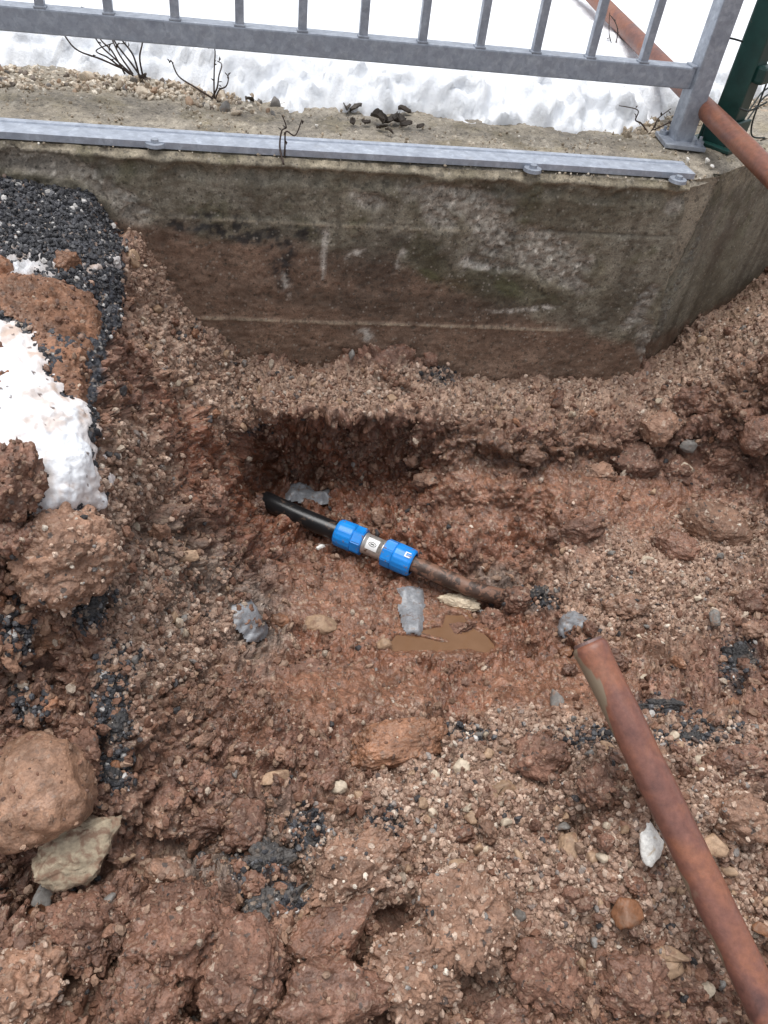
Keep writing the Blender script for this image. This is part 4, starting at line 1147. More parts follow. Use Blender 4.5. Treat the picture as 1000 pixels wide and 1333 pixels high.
def slab(name, poly, thick, soft, rough_, mat, label, cat, **kw):
    o = overlay(name, poly, thick, soft, rough_, mat, base=SMB, **kw); tag(o, label, cat); return o
slab('clay_slab', CLAY_POLY, .013, 30, .002, M_CLAY, 'flat slab of orange brown clay lying along the snow patch', 'clay', seed=4, wob=8, bmp=.012)
slab('clay_lump', [(-60, 450), (0, 452), (38, 480), (44, 505), (20, 522), (-10, 528), (-60, 530)], .013, 22, .002, M_CLAY, 'rounded lump of orange clay sunk in the snow at the picture edge', 'clay', seed=5, wob=6, bmp=.010)
M_SL = M_SLUSHY
for poly, lab in (([(370, 630), (392, 628), (412, 638), (431, 640), (430, 652), (405, 654), (374, 648)], 'pale grey slush strip behind the black pipe'),
                  ([(517, 768), (532, 762), (550, 768), (552, 790), (547, 824), (530, 824), (522, 800)], 'pale grey slush standing beside the brown puddle'),
                  ([(300, 790), (320, 782), (332, 800), (350, 818), (346, 832), (325, 832), (306, 815)], 'faint grey slush patch left of the tan stone'),
                  ([(728, 803), (742, 793), (766, 800), (764, 818), (745, 832), (728, 824)], 'smooth blue grey slush lump at the end of the rusty bar')):
    o = overlay('slush', poly, .018 if 'strip' in lab else .010, 7, .0015, M_SL, seed=len(lab), wob=3, bmp=.002, base=SLB)
    tag(o, lab, 'slush')

# ------------------------------------------------------------------ clods and stones
def ico(sub):
    bm = bmesh.new(); bmesh.ops.create_icosphere(bm, subdivisions=sub, radius=1)
    V_ = np.array([v.co[:] for v in bm.verts]); F_ = np.array([[v.index for v in f.verts] for f in bm.faces]); bm.free()
    return V_, F_
ICO = {k: ico(k) for k in (2, 3, 4, 5, 6)}

def clod_mesh(name, sub, size, seed, crumb=1.0, angular=0.0, flat_bottom=True):
    """crumbly lump of unit-ish radius; size is its real mean radius, so grains keep their true scale"""
    D, F_ = ICO[sub]
    r = 1 + (.24 if size > .02 and crumb > .35 else .12) * fbm(D + seed * 3.1, 1.1, 3, .5, seed)
    P = D * r[:, None]
    if angular:
        rs = np.random.default_rng(seed)
        for _ in range(9):
            nrm = rs.normal(size=3); nrm /= np.linalg.norm(nrm)
            h = rs.uniform(.55, .85)
            over = np.maximum(P @ nrm - h, 0)
            P = P - (over * angular)[:, None] * nrm
    W_ = P * size + seed * 1.7
    W_ = W_ + np.stack([fbm(W_, 40, 3, .6, seed + 11), fbm(W_, 40, 3, .6, seed + 12), fbm(W_, 40, 3, .6, seed + 13)], 1) * .010
    ph, pe, _ = plates(W_, 22, seed + 1)
    dd = chunk(ph, pe, .45) * .0115 * crumb * min(1, size / .04)
    ph, pe, _ = plates(W_, 55, seed + 2)
    dd += chunk(ph, pe, .38) * .0078 * crumb * min(1, size / .025)
    ph, pe, _ = plates(W_, 130, seed + 3)
    dd += chunk(ph, pe, .42) * .0034 * min(crumb, 1) * min(1, size / .012)
    dd += fbm(W_, 40, 3, .55, seed + 4) * .004 * min(1, size / .02)
    P = P + D * (dd / size)[:, None]
    return P, F_

def hull_rock(size, seed, npts=15, sub=3, rough_=.05):
    rs = np.random.default_rng(seed)
    bm = bmesh.new()
    pts = rs.normal(size=(npts, 3)); pts /= np.linalg.norm(pts, axis=1)[:, None]
    pts *= rs.uniform(.82, 1.12, (npts, 1))
    for p in pts: bm.verts.new(p)
    r_ = bmesh.ops.convex_hull(bm, input=list(bm.verts))
    bmesh.ops.delete(bm, geom=[v for v in bm.verts if not v.link_faces], context='VERTS')
    bmesh.ops.bevel(bm, geom=list(bm.edges), offset=.09, segments=1, affect='EDGES')
    bmesh.ops.triangulate(bm, faces=bm.faces)
    bmesh.ops.subdivide_edges(bm, edges=list(bm.edges), cuts=sub, use_grid_fill=True)
    bmesh.ops.triangulate(bm, faces=bm.faces)
    bmesh.ops.smooth_vert(bm, verts=list(bm.verts), factor=.5, use_axis_x=True, use_axis_y=True, use_axis_z=True)
    bm.verts.index_update()
    P = np.array([v.co[:] for v in bm.verts]); F_ = np.array([[v.index for v in f.verts] for f in bm.faces]); bm.free()
    D = P / np.linalg.norm(P, axis=1)[:, None]
    P = P + D * (fbm(P + seed, 2.2, 3, .55, seed) * rough_ * 1.6 + fbm(P + seed, 7, 3, .6, seed + 1) * rough_ * .7)[:, None]
    return P, F_

def place_lump(name, u, v, w, h, ang, mat, label, cat, sub=5, seed=0, crumb=1.0, angular=0.0, deep=.75, sink=.35, group=None, proto=None):
    g, gn = ground_pt(u, v)
    k = px_size(g)
    a, b = w * k / 2, h * k / 2
    c_ = deep * min(a, b)
    size = (a * b * c_) ** (1 / 3)
    view = (CAM - g) / np.linalg.norm(CAM - g)
    r_ = AX_R - view * (AX_R @ view); r_ /= np.linalg.norm(r_); uu = np.cross(view, r_)
    an = math.radians(ang)
    e1_ = r_ * math.cos(an) + uu * math.sin(an); e2_ = -r_ * math.sin(an) + uu * math.cos(an)
    R_ = np.stack([e1_ * a, e2_ * b, view * c_], 1)
    P, F_ = clod_mesh(name, sub, size, seed, crumb, angular) if cat != 'stone' else hull_rock(size, seed, 15 if angular > .7 else 26, 5 if w > 60 else 2, .11 if w > 60 else .05)
    rs = np.random.default_rng(seed + 77)
    rot = np.linalg.qr(rs.normal(size=(3, 3)))[0]
    # keep outline: rotate the unit shape before stretching
    P = (P @ rot.T) @ R_.T
    cen = g + gn * (c_ * (1 - sink * 2) * .5) + view * c_ * .1
    if 'capping' in label:
        cen = on_z(np.array(float(u)), np.array(float(v)), np.array(-.645))
    o = link(name, np_mesh(name, P, F_, True), mat)
    o.location = cen
    LAND.append((u, v, label))
    if cat == 'clod' and sub >= 5:
        vn = P / np.array([1, 1, 1]); kk = np.random.default_rng(seed + 5).choice(len(P), size=int(w * h * .028 * max(.3, crumb)))
        CLODP.append(P[kk] * .995 + cen); CLODM.append(np.full(len(kk), mat is M_CLODT))
    if cat == 'asphalt':
        kk = np.random.default_rng(seed + 5).choice(len(P), size=int(w * h * .022)); ASPHP.append(P[kk] * .99 + cen)
    return tag(o, label, cat, group)

big_clods = [
 ('clod', 42, 1036, 142, 150, 0, M_BOULD, 'large smooth rounded tan clod at the picture\'s left edge', 5, .30, .51),
 ('clod', 92, 728, 152, 132, 10, M_CLODT, 'large crumbly sandy clod below the melting snow patch', 6, .95, .2),
 ('clod', 15, 632, 78, 110, 0, M_CLOD, 'dark crumbly clod left of the snow patch', 5, 1.3, .2),
 ('clod', 22, 700, 50, 44, 0, M_CLOD, 'small brown clod wedged left of the large sandy clod', 5, 1.2, .2),
 ('clod', 64, 838, 52, 46, 5, M_CLAY, 'squarish reddish clod below the large sandy clod', 5, .5, .5),
 ('clod', 512, 964, 164, 76, 16, M_CLAY, 'flat red clay slab lying on the near edge of the trench', 6, .6, .4),
 ('clod', 252, 1215, 142, 140, 0, M_CLOD, 'biggest red brown clod on the near heap', 6, 1.0, .3),
 ('clod', 325, 1265, 120, 120, 0, M_CLOD, 'broad brown clod right of the biggest red brown clod', 6, .8, .3),
 ('clod', 118, 1208, 112, 86, -15, M_CLOD, 'brown clod under the angular pale rock', 6, 1.0, .3),
 ('clod', 190, 1300, 80, 82, 0, M_CLOD, 'small red clod below the biggest red brown clod', 5, 1.0, .3),
 ('clod', 462, 1145, 132, 92, 30, M_CLODT, 'sandy clod studded with pale pebbles on the near heap', 6, 1.3, .2),
 ('clod', 440, 1215, 120, 80, 35, M_CLOD, 'smooth brown clod below the sandy pebble clod', 6, .4, .4),
 ('clod', 585, 1182, 110, 130, 25, M_CLODT, 'tall sandy clod right of the dark cleft', 6, 1.2, .3),
 ('clod', 530, 1262, 130, 90, 0, M_CLODT, 'wide gravelly clod at the bottom middle', 6, 1.3, .2),
 ('clod', 430, 1305, 130, 80, 0, M_CLOD, 'broad red clod along the bottom edge', 5, .9, .3),
 ('clod', 709, 993, 74, 62, 0, M_CLOD, 'round brown clod at the top of the pebble slope', 5, 1.0, .2),
 ('clod', 260, 1080, 72, 56, 0, M_CLOD, 'dark brown clod above the biggest red brown clod', 5, 1.1, .3),
 ('clod', 252, 1024, 52, 44, 0, M_CLOD, 'round crumbly clod right of the large rounded clod', 5, 1.2, .2),
 ('clod', 105, 975, 50, 70, 20, M_CLOD, 'reddish clod behind the large rounded clod', 5, .6, .4),
 ('clod', 30, 1290, 110, 110, 0, M_CLODT, 'gravelly clod in the bottom left corner', 6, 1.3, .2),
 ('clod', 315, 1080, 60, 60, 0, M_CLOD, 'red clod beside the grey asphalt crust', 5, .9, .3),
 ('clod', 856, 560, 62, 52, -10, M_CLODT, 'pale angular clod on the right bank under the wall corner', 5, .6, .6),
 ('clod', 832, 600, 64, 54, 0, M_CLOD, 'brown clod just below the pale angular clod', 5, .9, .4),
 ('clod', 988, 560, 50, 56, 0, M_CLOD, 'rounded brown clod at the right picture edge', 5, .5, .2),
 ('clod', 880, 612, 50, 44, 0, M_CLOD, 'small clod with a pebble on the right bank', 5, 1.0, .3),
 ('clod', 930, 690, 90, 56, -20, M_CLODT, 'broad smooth clod in the right bank', 5, .4, .4),
 ('clod', 822, 792, 54, 44, 0, M_CLODT, 'crumbly sandy clod above the rusty bar', 5, 1.3, .2),
 ('clod', 960, 1000, 70, 50, 10, M_CLOD, 'brown clod right of the rusty bar', 5, 1.1, .3),
 ('clod', 955, 1060, 80, 56, -20, M_CLODT, 'sandy brown clod below the clod right of the bar', 5, 1.0, .3),
 ('clod', 705, 1275, 90, 76, 0, M_CLOD, 'dark damp clod at the bottom right of the pebble slope', 5, 1.0, .3),
 ('clod', 820, 1290, 90, 70, 0, M_CLOD, 'dark wet clod at the bottom near the bar', 5, 1.0, .3),
 ('clod', 775, 1030, 50, 60, 0, M_CLOD, 'dark clod in the hollow left of the bar', 5, .9, .3),
 ('clod', 625, 1235, 60, 56, 0, M_CLODT, 'small gravelly clod by the bottom dark hole', 5, 1.2, .2),
 ('clod', 674, 786, 40, 34, 10, M_CLOD, 'muddy clod covering the right end of the old pipe', 5, .7, .2),
 ('clod', 595, 820, 50, 26, 15, M_CLOD, 'red brown clod between the puddle and the old pipe', 5, .8, .4),
 ('clod', 640, 806, 40, 40, 0, M_CLOD, 'small red clod below the buried end of the old pipe', 5, .8, .4),
 ('clod', 365, 806, 34, 24, 0, M_CLAY, 'small smooth red clod left of the tan stone', 4, .5, .3),
 ('clod', 85, 343, 40, 38, 10, M_CLAY, 'orange clay lump sitting on the black asphalt', 5, .7, .6),
 ('clod', 8, 352, 24, 40, 0, M_CLAY, 'small brown clay lump on the asphalt at the left edge', 4, .7, .4),
 ('clod', 900, 520, 46, 40, 0, M_CLOD, 'brown clod high on the right bank', 5, .9, .4),
 ('clod', 945, 600, 60, 46, 10, M_CLOD, 'dark angular clod left of the rounded edge clod', 5, .8, .5),
 ('clod', 780, 612, 54, 34, -8, M_CLODT, 'flat sandy lump under the shelf near the wall corner', 5, .9, .4),
 ('clod', 970, 480, 50, 40, 0, M_CLODT, 'sandy clod below the return wall', 5, 1.0, .4),
 ('clod', 880, 720, 70, 44, -15, M_CLOD, 'cracked brown clay lump in the right bank', 5, .6, .5),
 ('clod', 760, 690, 60, 40, 20, M_CLOD, 'wet brown lump between the old pipe and the right bank', 5, .6, .5),
 ('clod', 800, 860, 40, 30, 0, M_CLOD, 'small brown clod just beyond the rusty bar', 5, .8, .4),
 ('clod', 975, 780, 54, 46, 0, M_CLOD, 'brown clod above the black asphalt chunk', 5, .8, .4),
 ('clod', 210, 560, 44, 40, 0, M_CLOD, 'reddish brown lump in the left bank', 5, .9, .4),
 ('clod', 180, 470, 40, 36, 0, M_CLOD, 'brown lump beside the asphalt edge', 5, .9, .4),
 ('clod', 270, 640, 46, 50, 20, M_CLOD, 'red lump at the left end of the undercut', 5, .7, .4),
 ('clod', 400, 870, 60, 34, 10, M_CLOD, 'flat wet clod on the near pit floor', 5, .6, .4),
 ('clod', 310, 890, 50, 40, 0, M_CLOD, 'dark wet clod left on the near pit floor', 5, .8, .4),
 ('clod', 205, 780, 50, 40, 0, M_CLODT, 'sandy lump at the foot of the left bank', 5, 1.0, .3),
 ('clod', 215, 1140, 60, 46, 0, M_CLODT, 'grey brown clod between the angular rock and the asphalt crust', 5, 1.0, .3),
 ('clod', 335, 1150, 40, 30, 0, M_CLOD, 'small brown clod on the asphalt crust', 5, .8, .3),
 ('clod', 660, 1330, 90, 60, 0, M_CLOD, 'brown clod cut by the bottom edge', 5, .9, .3),
 ('clod', 925, 1180, 60, 44, 0, M_CLODT, 'sandy clod right of the rusty bar foot', 5, 1.0, .3),
 ('clod', 342, 655, 32, 30, -20, M_CLOD, 'muddy clod capping the left end of the black pipe', 5, .7, .2),
 ('clod', 428, 220 + 340, 30, 26, 0, M_CLOD, 'small red clod stuck under the gravel shelf', 4, .9, .4),
 ('clod', 556, 622, 36, 28, 0, M_CLODT, 'sandy lump in the back wall of the pit', 4, .9, .4),
 ('clod', 690, 590, 40, 30, 0, M_CLODT, 'sandy lump on the shelf right of the undercut', 4, 1.0, .3),
]
for i, (nm, u, v, w, h, a, mt, lab, sub, cr, an) in enumerate(big_clods):
    gk = 1.10 if v > 1050 else 1.0
    place_lump(nm, u, v, w * gk, h * gk, a, mt, lab, 'clod', sub, 300 + i * 7, cr * .85, an + (.3 if mt is not M_BOULD else 0), .85, .18 if v > 1000 else .03 if 'slab' in lab else -.15 if 'capping' in lab or 'covering' in lab else .33)

stones = [
 (96, 1106, 130, 92, 42, M_LIMER, 'angular pale yellow rock beside the large rounded clod', .5),
 (421, 811, 58, 34, 0, M_TAN, 'flat tan stone on the pit floor below the pipe', .6),
 (359, 1026, 56, 27, 12, M_TAN, 'long pale tan stone left of the red clay slab', .7),
 (440, 1023, 30, 22, 10, M_LIME, 'small squarish cream stone below the red clay slab', .7),
 (465, 1029, 15, 18, 0, M_TAN, 'tiny tan stone next to the squarish cream stone', .7),
 (605, 998, 36, 28, 0, M_LIME, 'rounded cream stone right of the red clay slab', .5),
 (843, 1095, 46, 62, -8, M_WHITE, 'bright white stone left of the rusty bar', .6),
 (748, 1102, 32, 46, -10, M_TAN, 'smooth tan pebble in the hollow left of the bar', .3),
 (806, 1190, 50, 50, 20, M_ORANGE, 'orange brown stone low on the pebble slope', .5),
 (597, 784, 62, 28, -8, M_LIMEW, 'cream rock lying against the old pipe', .8),
 (626, 788, 17, 9, -10, M_WHITE, 'small white chip beside the cream rock', .6),
 (417, 717, 16, 9, 8, M_WHITE, 'small white chip left of the blue coupling', .7),
 (726, 919, 20, 38, 5, M_GREY, 'leaf shaped grey stone chip on the trench edge', .8),
 (930, 1100, 40, 34, 0, M_TAN, 'ochre stone right of the rusty bar', .6),
 (596, 1130, 32, 30, 0, M_TAN, 'rounded pinkish stone on the pebble slope', .4),
 (152, 996, 15, 15, 0, M_ORANGE, 'small orange pebble among black asphalt lumps', .4),
 (175, 1108, 34, 18, 10, M_TAN, 'flat pinkish stone right of the angular rock', .7),
 (56, 1200, 28, 26, 10, M_ORANGE, 'orange brown pebble below the angular rock', .4),
 (52, 1168, 32, 40, 20, M_GREY, 'grey brown stone in the gap under the angular rock', .4),
 (395, 1196, 38, 22, -40, M_TAN, 'slanting tan stone by the smooth brown clod', .6),
 (392, 1160, 22, 30, 0, M_TAN, 'upright tan stone beside the grey asphalt crust', .6),
 (655, 1020, 34, 24, 0, M_TAN, 'brown pebble with a pale rim on the pebble slope', .4),
 (872, 1262, 46, 34, 0, M_TAN, 'tan stone near the foot of the rusty bar', .4),
 (910, 1290, 40, 30, 0, M_LIME, 'pale stone under the bottom of the rusty bar', .5),
 (850, 1310, 40, 36, 0, M_TAN, 'tan stone on the bottom edge left of the bar', .4),
 (985, 1205, 26, 24, 0, M_ORANGE, 'orange stone at the right edge beside the bar', .5),
 (870, 1240, 60, 22, -12, M_TAN, 'long brown stone left of the bar foot', .6),
 (150, 734, 18, 22, 0, M_LIME, 'pale pebble at the edge of the large sandy clod', .4),
 (168, 603, 12, 14, 0, M_LIME, 'cream pebble right of the snow patch', .4),
 (205, 683, 18, 26, 0, M_LIME, 'pale stone in the dark hole of the left bank', .5),
 (238, 725, 40, 22, 0, M_TAN, 'dusty tan stone below the dark hole', .6),
 (840, 733, 22, 14, 0, M_LIME, 'pale pebble on the right bank', .4),
 (892, 612, 22, 18, 0, M_LIME, 'cream pebble set in the clod on the right bank', .3),
 (840, 877, 16, 12, 20, M_LIME, 'small cream chip beside the top of the bar', .6),
 (735, 833 - 22, 10, 10, 0, M_TAN, 'tiny stone by the slush lump', .4),
 (930, 817, 18, 26, 10, M_GREY, 'smooth grey pebble on the right bank', .3),
 (890, 575, 24, 20, 0, M_GREY, 'grey pebble behind the pale angular clod', .4),
 (172, 336, 26, 26, 0, M_TAN, 'brown stone at the edge of the asphalt', .5),
 (500, 840, 22, 18, 0, M_TAN, 'tan pebble left of the puddle', .4),
 (620, 1062, 28, 24, 0, M_TAN, 'pink stone in the middle of the pebble slope', .4),
]
for i, (u, v, w, h, a, mt, lab, an) in enumerate(stones):
    place_lump('stone', u, v, w, h, a, mt, lab, 'stone', 4 if max(w, h) > 40 else 3, 900 + i * 5, .30, an + .25, .7, .02 if 'against the old pipe' in lab or 'beside the cream' in lab or 'white' in lab or 'flat tan' in lab or 'angular' in lab else .16)
asph = [
 (150, 946, 28, 42, 0, 'black asphalt lump below the crumbling asphalt edge'), (124, 790, 46, 44, 20, 'black asphalt lump under the large sandy clod'),
 (160, 888, 22, 30, 0, 'black asphalt crumb beside the left bank'), (148, 1010, 30, 22, -40, 'black asphalt lump right of the large rounded clod'),
 (352, 1172, 80, 44, 30, 'grey black crust of asphalt beside the biggest clod'), (350, 1120, 62, 46, 10, 'grey asphalt crust above the black crust'),
 (18, 905, 26, 24, 0, 'black asphalt lump at the left edge above the rounded clod'), (42, 925, 20, 22, 0, 'small black asphalt lump near the left edge'),
 (852, 914, 62, 15, 3, 'flat black asphalt strip right of the bar end'), (962, 855, 40, 48, -30, 'black asphalt chunk on the right bank'),
 (905, 956, 36, 20, 0, 'dark asphalt lump right of the rusty bar'), (700, 772, 30, 14, 25, 'black asphalt piece beyond the buried pipe end'),
 (404, 1090, 30, 30, 0, 'dark asphalt lump under the cream stone'), (890, 960, 22, 16, 0, 'small dark asphalt lump close to the bar')]
for i, (u, v, w, h, a, lab) in enumerate(asph):
    place_lump('asphalt_lump', u, v, w, h, a, M_ASPHG if 'grey' in lab else M_ASPHC, lab, 'asphalt', 5 if max(w, h) > 40 else 4, 1300 + i * 5, 1.2, .2, .6, .38)

# repeats: middling stones and clods spread where the photograph has them
def spread(n, mask, mind, seed):
    rs = np.random.default_rng(seed); w = np.where(inframe & (psd < -16), mask, 0)
    cand = rs.choice(len(U), size=n * 14, p=w / w.sum()); out = []
    P2 = np.zeros((0, 2))
    for k in cand:
        p = np.array([U[k], V[k]])
        if len(P2) and ((P2 - p) ** 2).sum(1).min() < mind ** 2: continue
        P2 = np.vstack([P2, p]); out.append(k)
        if len(out) >= n: break
    return out
near_named = np.zeros(len(U))
for (u, v, w, h) in [(b[1], b[2], b[3], b[4]) for b in big_clods] + [(s[0], s[1], s[2], s[3]) for s in stones] + [(437, 700, 120, 60), (500, 730, 140, 60), (600, 765, 140, 50)]:
    near_named = np.maximum(near_named, (((U - u) / (w * .55)) ** 2 + ((V - v) / (h * .55)) ** 2 < 1))
protos = {}
def proto(kind, j):
    key = (kind, j)
    if key not in protos:
        if kind == 'stone':
            P, F_ = hull_rock(.010, 2000 + j * 3, 14 + j, 1)
        else:
            P, F_ = clod_mesh('clod', 4, .014, 2100 + j * 3, 1.0, .35)
        protos[key] = np_mesh(kind, P, F_, True)
    return protos[key]
def rep_mat(kind, j, mt):
    key = (kind, j, mt.name)
    if key not in protos:
        me = proto(kind, j).copy(); me.materials.clear(); me.materials.append(mt); protos[key] = me
    return protos[key]
def ordinal(n):
    ones = ['', 'first', 'second', 'third', 'fourth', 'fifth', 'sixth', 'seventh', 'eighth', 'ninth', 'tenth', 'eleventh', 'twelfth', 'thirteenth', 'fourteenth', 'fifteenth', 'sixteenth', 'seventeenth', 'eighteenth', 'nineteenth']
    if n < 20: return ones[n]
    tens = {2: ('twenty', 'twentieth'), 3: ('thirty', 'thirtieth'), 4: ('forty', 'fortieth'), 5: ('fifty', 'fiftieth')}[n // 10]
    return tens[1] if n % 10 == 0 else tens[0] + ' ' + ones[n % 10]
REPS = []
def scatter_things(kind, n, mask, rmin, rmax, mats, label, cat, group, seed, mind=9, sink=.1):
    rs = np.random.default_rng(seed)
    for k in spread(n, mask * (1 - .85 * near_named), mind, seed):
        kpx = px_size(GRD[k]); r = (rmin + (rmax - rmin) * rs.random() ** 2.0) * kpx
        me = rep_mat(kind, int(rs.integers(0, 9)), mats[int(rs.integers(0, len(mats)))])
        o = bpy.data.objects.new(kind, me); col.objects.link(o)
        o.location = GRD[k] + GNS[k] * r * (.55 - sink)
        o.rotation_euler = rs.uniform(0, 6.28, 3)
        o.scale = (r * rs.uniform(.9, 1.35), r * rs.uniform(.75, 1.0), r * rs.uniform(.6, .85))
        tag(o, label, cat, group); REPS.append((o, float(U[k]), float(V[k]), cat, r))
heap = smooth(930, 990, V)
onas = smooth(-8, 8, asd)
scatter_things('stone', 130, (z_gravel * .9 + .12) * heap * (1 - z_smooth), 5.5, 13, [M_LIME, M_TAN, M_TAN, M_TAN, M_GREY], 'small pale stone in the loose gravel of the near heap', 'stone', 'small stones of the near heap', 11)
scatter_things('stone', 95, (z_gravel * .9 + .06) * (1 - heap) * (1 - z_smooth) * (1 - onas), 4.5, 9, [M_LIME, M_TAN, M_TAN, M_TAN, M_GREY], 'small pale stone set in the soil of the trench banks', 'stone', 'small stones of the trench banks', 12, 8)
scatter_things('clod', 150, (1 - .5 * z_gravel) * heap, 7, 20, [M_CLOD, M_CLOD, M_CLODT], 'small brown soil clod on the near heap', 'clod', 'small clods of the near heap', 13, 12)
scatter_things('clod', 130, (1 - .6 * z_gravel) * (1 - heap) * (1 - .7 * z_smooth) * (1 - onas), 6, 15, [M_CLOD, M_CLOD, M_CLODT, M_CLAY], 'small brown soil clod on the trench banks', 'clod', 'small clods of the trench banks', 14, 11)

# each of the repeats is told apart by its colour and the named thing it lies next to
marks = [(42, 1036, 'large rounded clod'), (92, 728, 'large sandy clod'), (15, 632, 'dark crumbly clod'), (64, 838, 'squarish reddish clod'), (512, 964, 'flat red clay slab'),
         (252, 1215, 'biggest red brown clod'), (118, 1208, 'clod under the angular rock'), (462, 1145, 'sandy pebble clod'), (585, 1182, 'tall sandy clod'), (530, 1262, 'wide gravelly clod'),
         (709, 993, 'round brown clod'), (98, 1103, 'angular pale rock'), (421, 811, 'flat tan stone'), (359, 1026, 'long pale tan stone'), (605, 998, 'rounded cream stone'),
         (842, 1082, 'bright white stone'), (748, 1102, 'smooth tan pebble'), (806, 1190, 'orange brown stone'), (417, 717, 'small white chip'), (726, 919, 'leaf shaped grey chip'),
         (930, 1100, 'ochre stone'), (596, 1130, 'rounded pinkish stone'), (872, 1262, 'tan stone at the bar foot'), (150, 946, 'black asphalt lump'), (352, 1150, 'grey asphalt crust'),
         (962, 855, 'black asphalt chunk'), (856, 560, 'pale angular clod'), (988, 560, 'clod at the right edge'), (930, 690, 'broad smooth clod'), (458, 697, 'left blue nut'), (520, 730, 'right blue nut'),
         (375, 660, 'black pipe end'), (655, 780, 'buried old pipe end'), (580, 840, 'brown puddle'), (768, 842, 'rusty bar end'), (850, 1020, 'middle of the rusty bar'), (960, 1250, 'foot of the rusty bar'),
         (85, 590, 'melting snow patch'), (140, 350, 'crumbling asphalt edge'), (240, 400, 'left wall contact'), (430, 490, 'gravel shelf middle'), (650, 505, 'gravel shelf right part'), (835, 490, 'wall corner foot'),
         (950, 410, 'return wall foot'), (205, 683, 'dark bank hole'), (320, 805, 'faint slush patch'), (190, 540, 'left bank middle'), (300, 560, 'undercut left end'), (30, 1290, 'bottom left clod'),
         (430, 1305, 'broad bottom red clod'), (705, 1275, 'dark damp clod'), (240, 880, 'pit left corner'), (880, 780, 'right bank foot'), (620, 640, 'undercut right end'), (690, 1150, 'pebble slope middle'), (985, 960, 'ledge right end')]
mk_xy = np.array([(m[0], m[1]) for m in marks], float)
slots = {}
for (o, u, v, cat, r) in REPS:
    j = int(np.argmin((mk_xy[:, 0] - u) ** 2 + (mk_xy[:, 1] - v) ** 2)); dx, dy = u - mk_xy[j, 0], v - mk_xy[j, 1]
    way = ('right of' if dx > 0 else 'left of') if abs(dx) > abs(dy) else ('below' if dy > 0 else 'above')
    colour = {'pale_limestone': 'cream', 'tan_stone': 'tan', 'grey_stone': 'grey', 'clod_soil': 'brown', 'rounded_clod_soil': 'tan', 'clod_sandy': 'sandy', 'red_clay': 'reddish'}[o.data.materials[0].name]
    slots.setdefault((colour, cat, way, j), []).append((dx * dx + dy * dy, o))
for (colour, cat, way, j), lst in slots.items():
    for i, (_, o) in enumerate(sorted(lst, key=lambda t: t[0])):
        o['label'] = ('small %s %s %s the %s' % (colour, cat, ('closest ' if i == 0 else ordinal(i + 1) + ' closest ') + way if len(lst) > 1 else 'just ' + way, marks[j][2]))

# ------------------------------------------------------------------ grains and crumbs nobody could count
def grain_tree(name, mat, seed, n_var=6, angular=.55, sub=2):
    ng = bpy.data.node_groups.new(name, 'GeometryNodeTree')
    ng.interface.new_socket('Geometry', in_out='INPUT', socket_type='NodeSocketGeometry')
    ng.interface.new_socket('Geometry', in_out='OUTPUT', socket_type='NodeSocketGeometry')
    N, Lk = ng.nodes, ng.links
    gi = N.new('NodeGroupInput'); go = N.new('NodeGroupOutput')
    join = N.new('GeometryNodeGeometryToInstance')
    for k in range(n_var):
        ic = N.new('GeometryNodeMeshIcoSphere'); ic.inputs['Radius'].default_value = 1.0; ic.inputs['Subdivisions'].default_value = sub
        sp = N.new('GeometryNodeSetPosition'); no = N.new('ShaderNodeTexNoise'); no.noise_dimensions = '4D'
        no.inputs['W'].default_value = seed + k * 5.3; no.inputs['Scale'].default_value = 1.25; no.inputs['Detail'].default_value = 2.0
        po = N.new('GeometryNodeInputPosition'); Lk.new(po.outputs[0], no.inputs['Vector'])
        sb = N.new('ShaderNodeVectorMath'); sb.operation = 'SUBTRACT'; sb.inputs[1].default_value = (.5, .5, .5); Lk.new(no.outputs['Color'], sb.inputs[0])
        sc = N.new('ShaderNodeVectorMath'); sc.operation = 'SCALE'; sc.inputs['Scale'].default_value = angular * 3.2; Lk.new(sb.outputs[0], sc.inputs[0])
        Lk.new(sc.outputs[0], sp.inputs['Offset']); Lk.new(ic.outputs[0], sp.inputs['Geometry'])
        sm = N.new('GeometryNodeSetShadeSmooth'); sm.inputs['Shade Smooth'].default_value = False; Lk.new(sp.outputs[0], sm.inputs[0])
        ma = N.new('GeometryNodeSetMaterial'); ma.inputs['Material'].default_value = mat; Lk.new(sm.outputs[0], ma.inputs[0])
        Lk.new(ma.outputs[0], join.inputs[0])
    ip = N.new('GeometryNodeInstanceOnPoints'); ip.inputs['Pick Instance'].default_value = True
    Lk.new(gi.outputs[0], ip.inputs['Points']); Lk.new(join.outputs[0], ip.inputs['Instance'])
    def na(nm, ty):
        x = N.new('GeometryNodeInputNamedAttribute'); x.data_type = ty; x.inputs['Name'].default_value = nm; return x.outputs[0]
    Lk.new(na('pick', 'INT'), ip.inputs['Instance Index']); Lk.new(na('spin', 'FLOAT_VECTOR'), ip.inputs['Rotation']); Lk.new(na('size', 'FLOAT_VECTOR'), ip.inputs['Scale'])
    Lk.new(ip.outputs[0], go.inputs[0])
    return ng
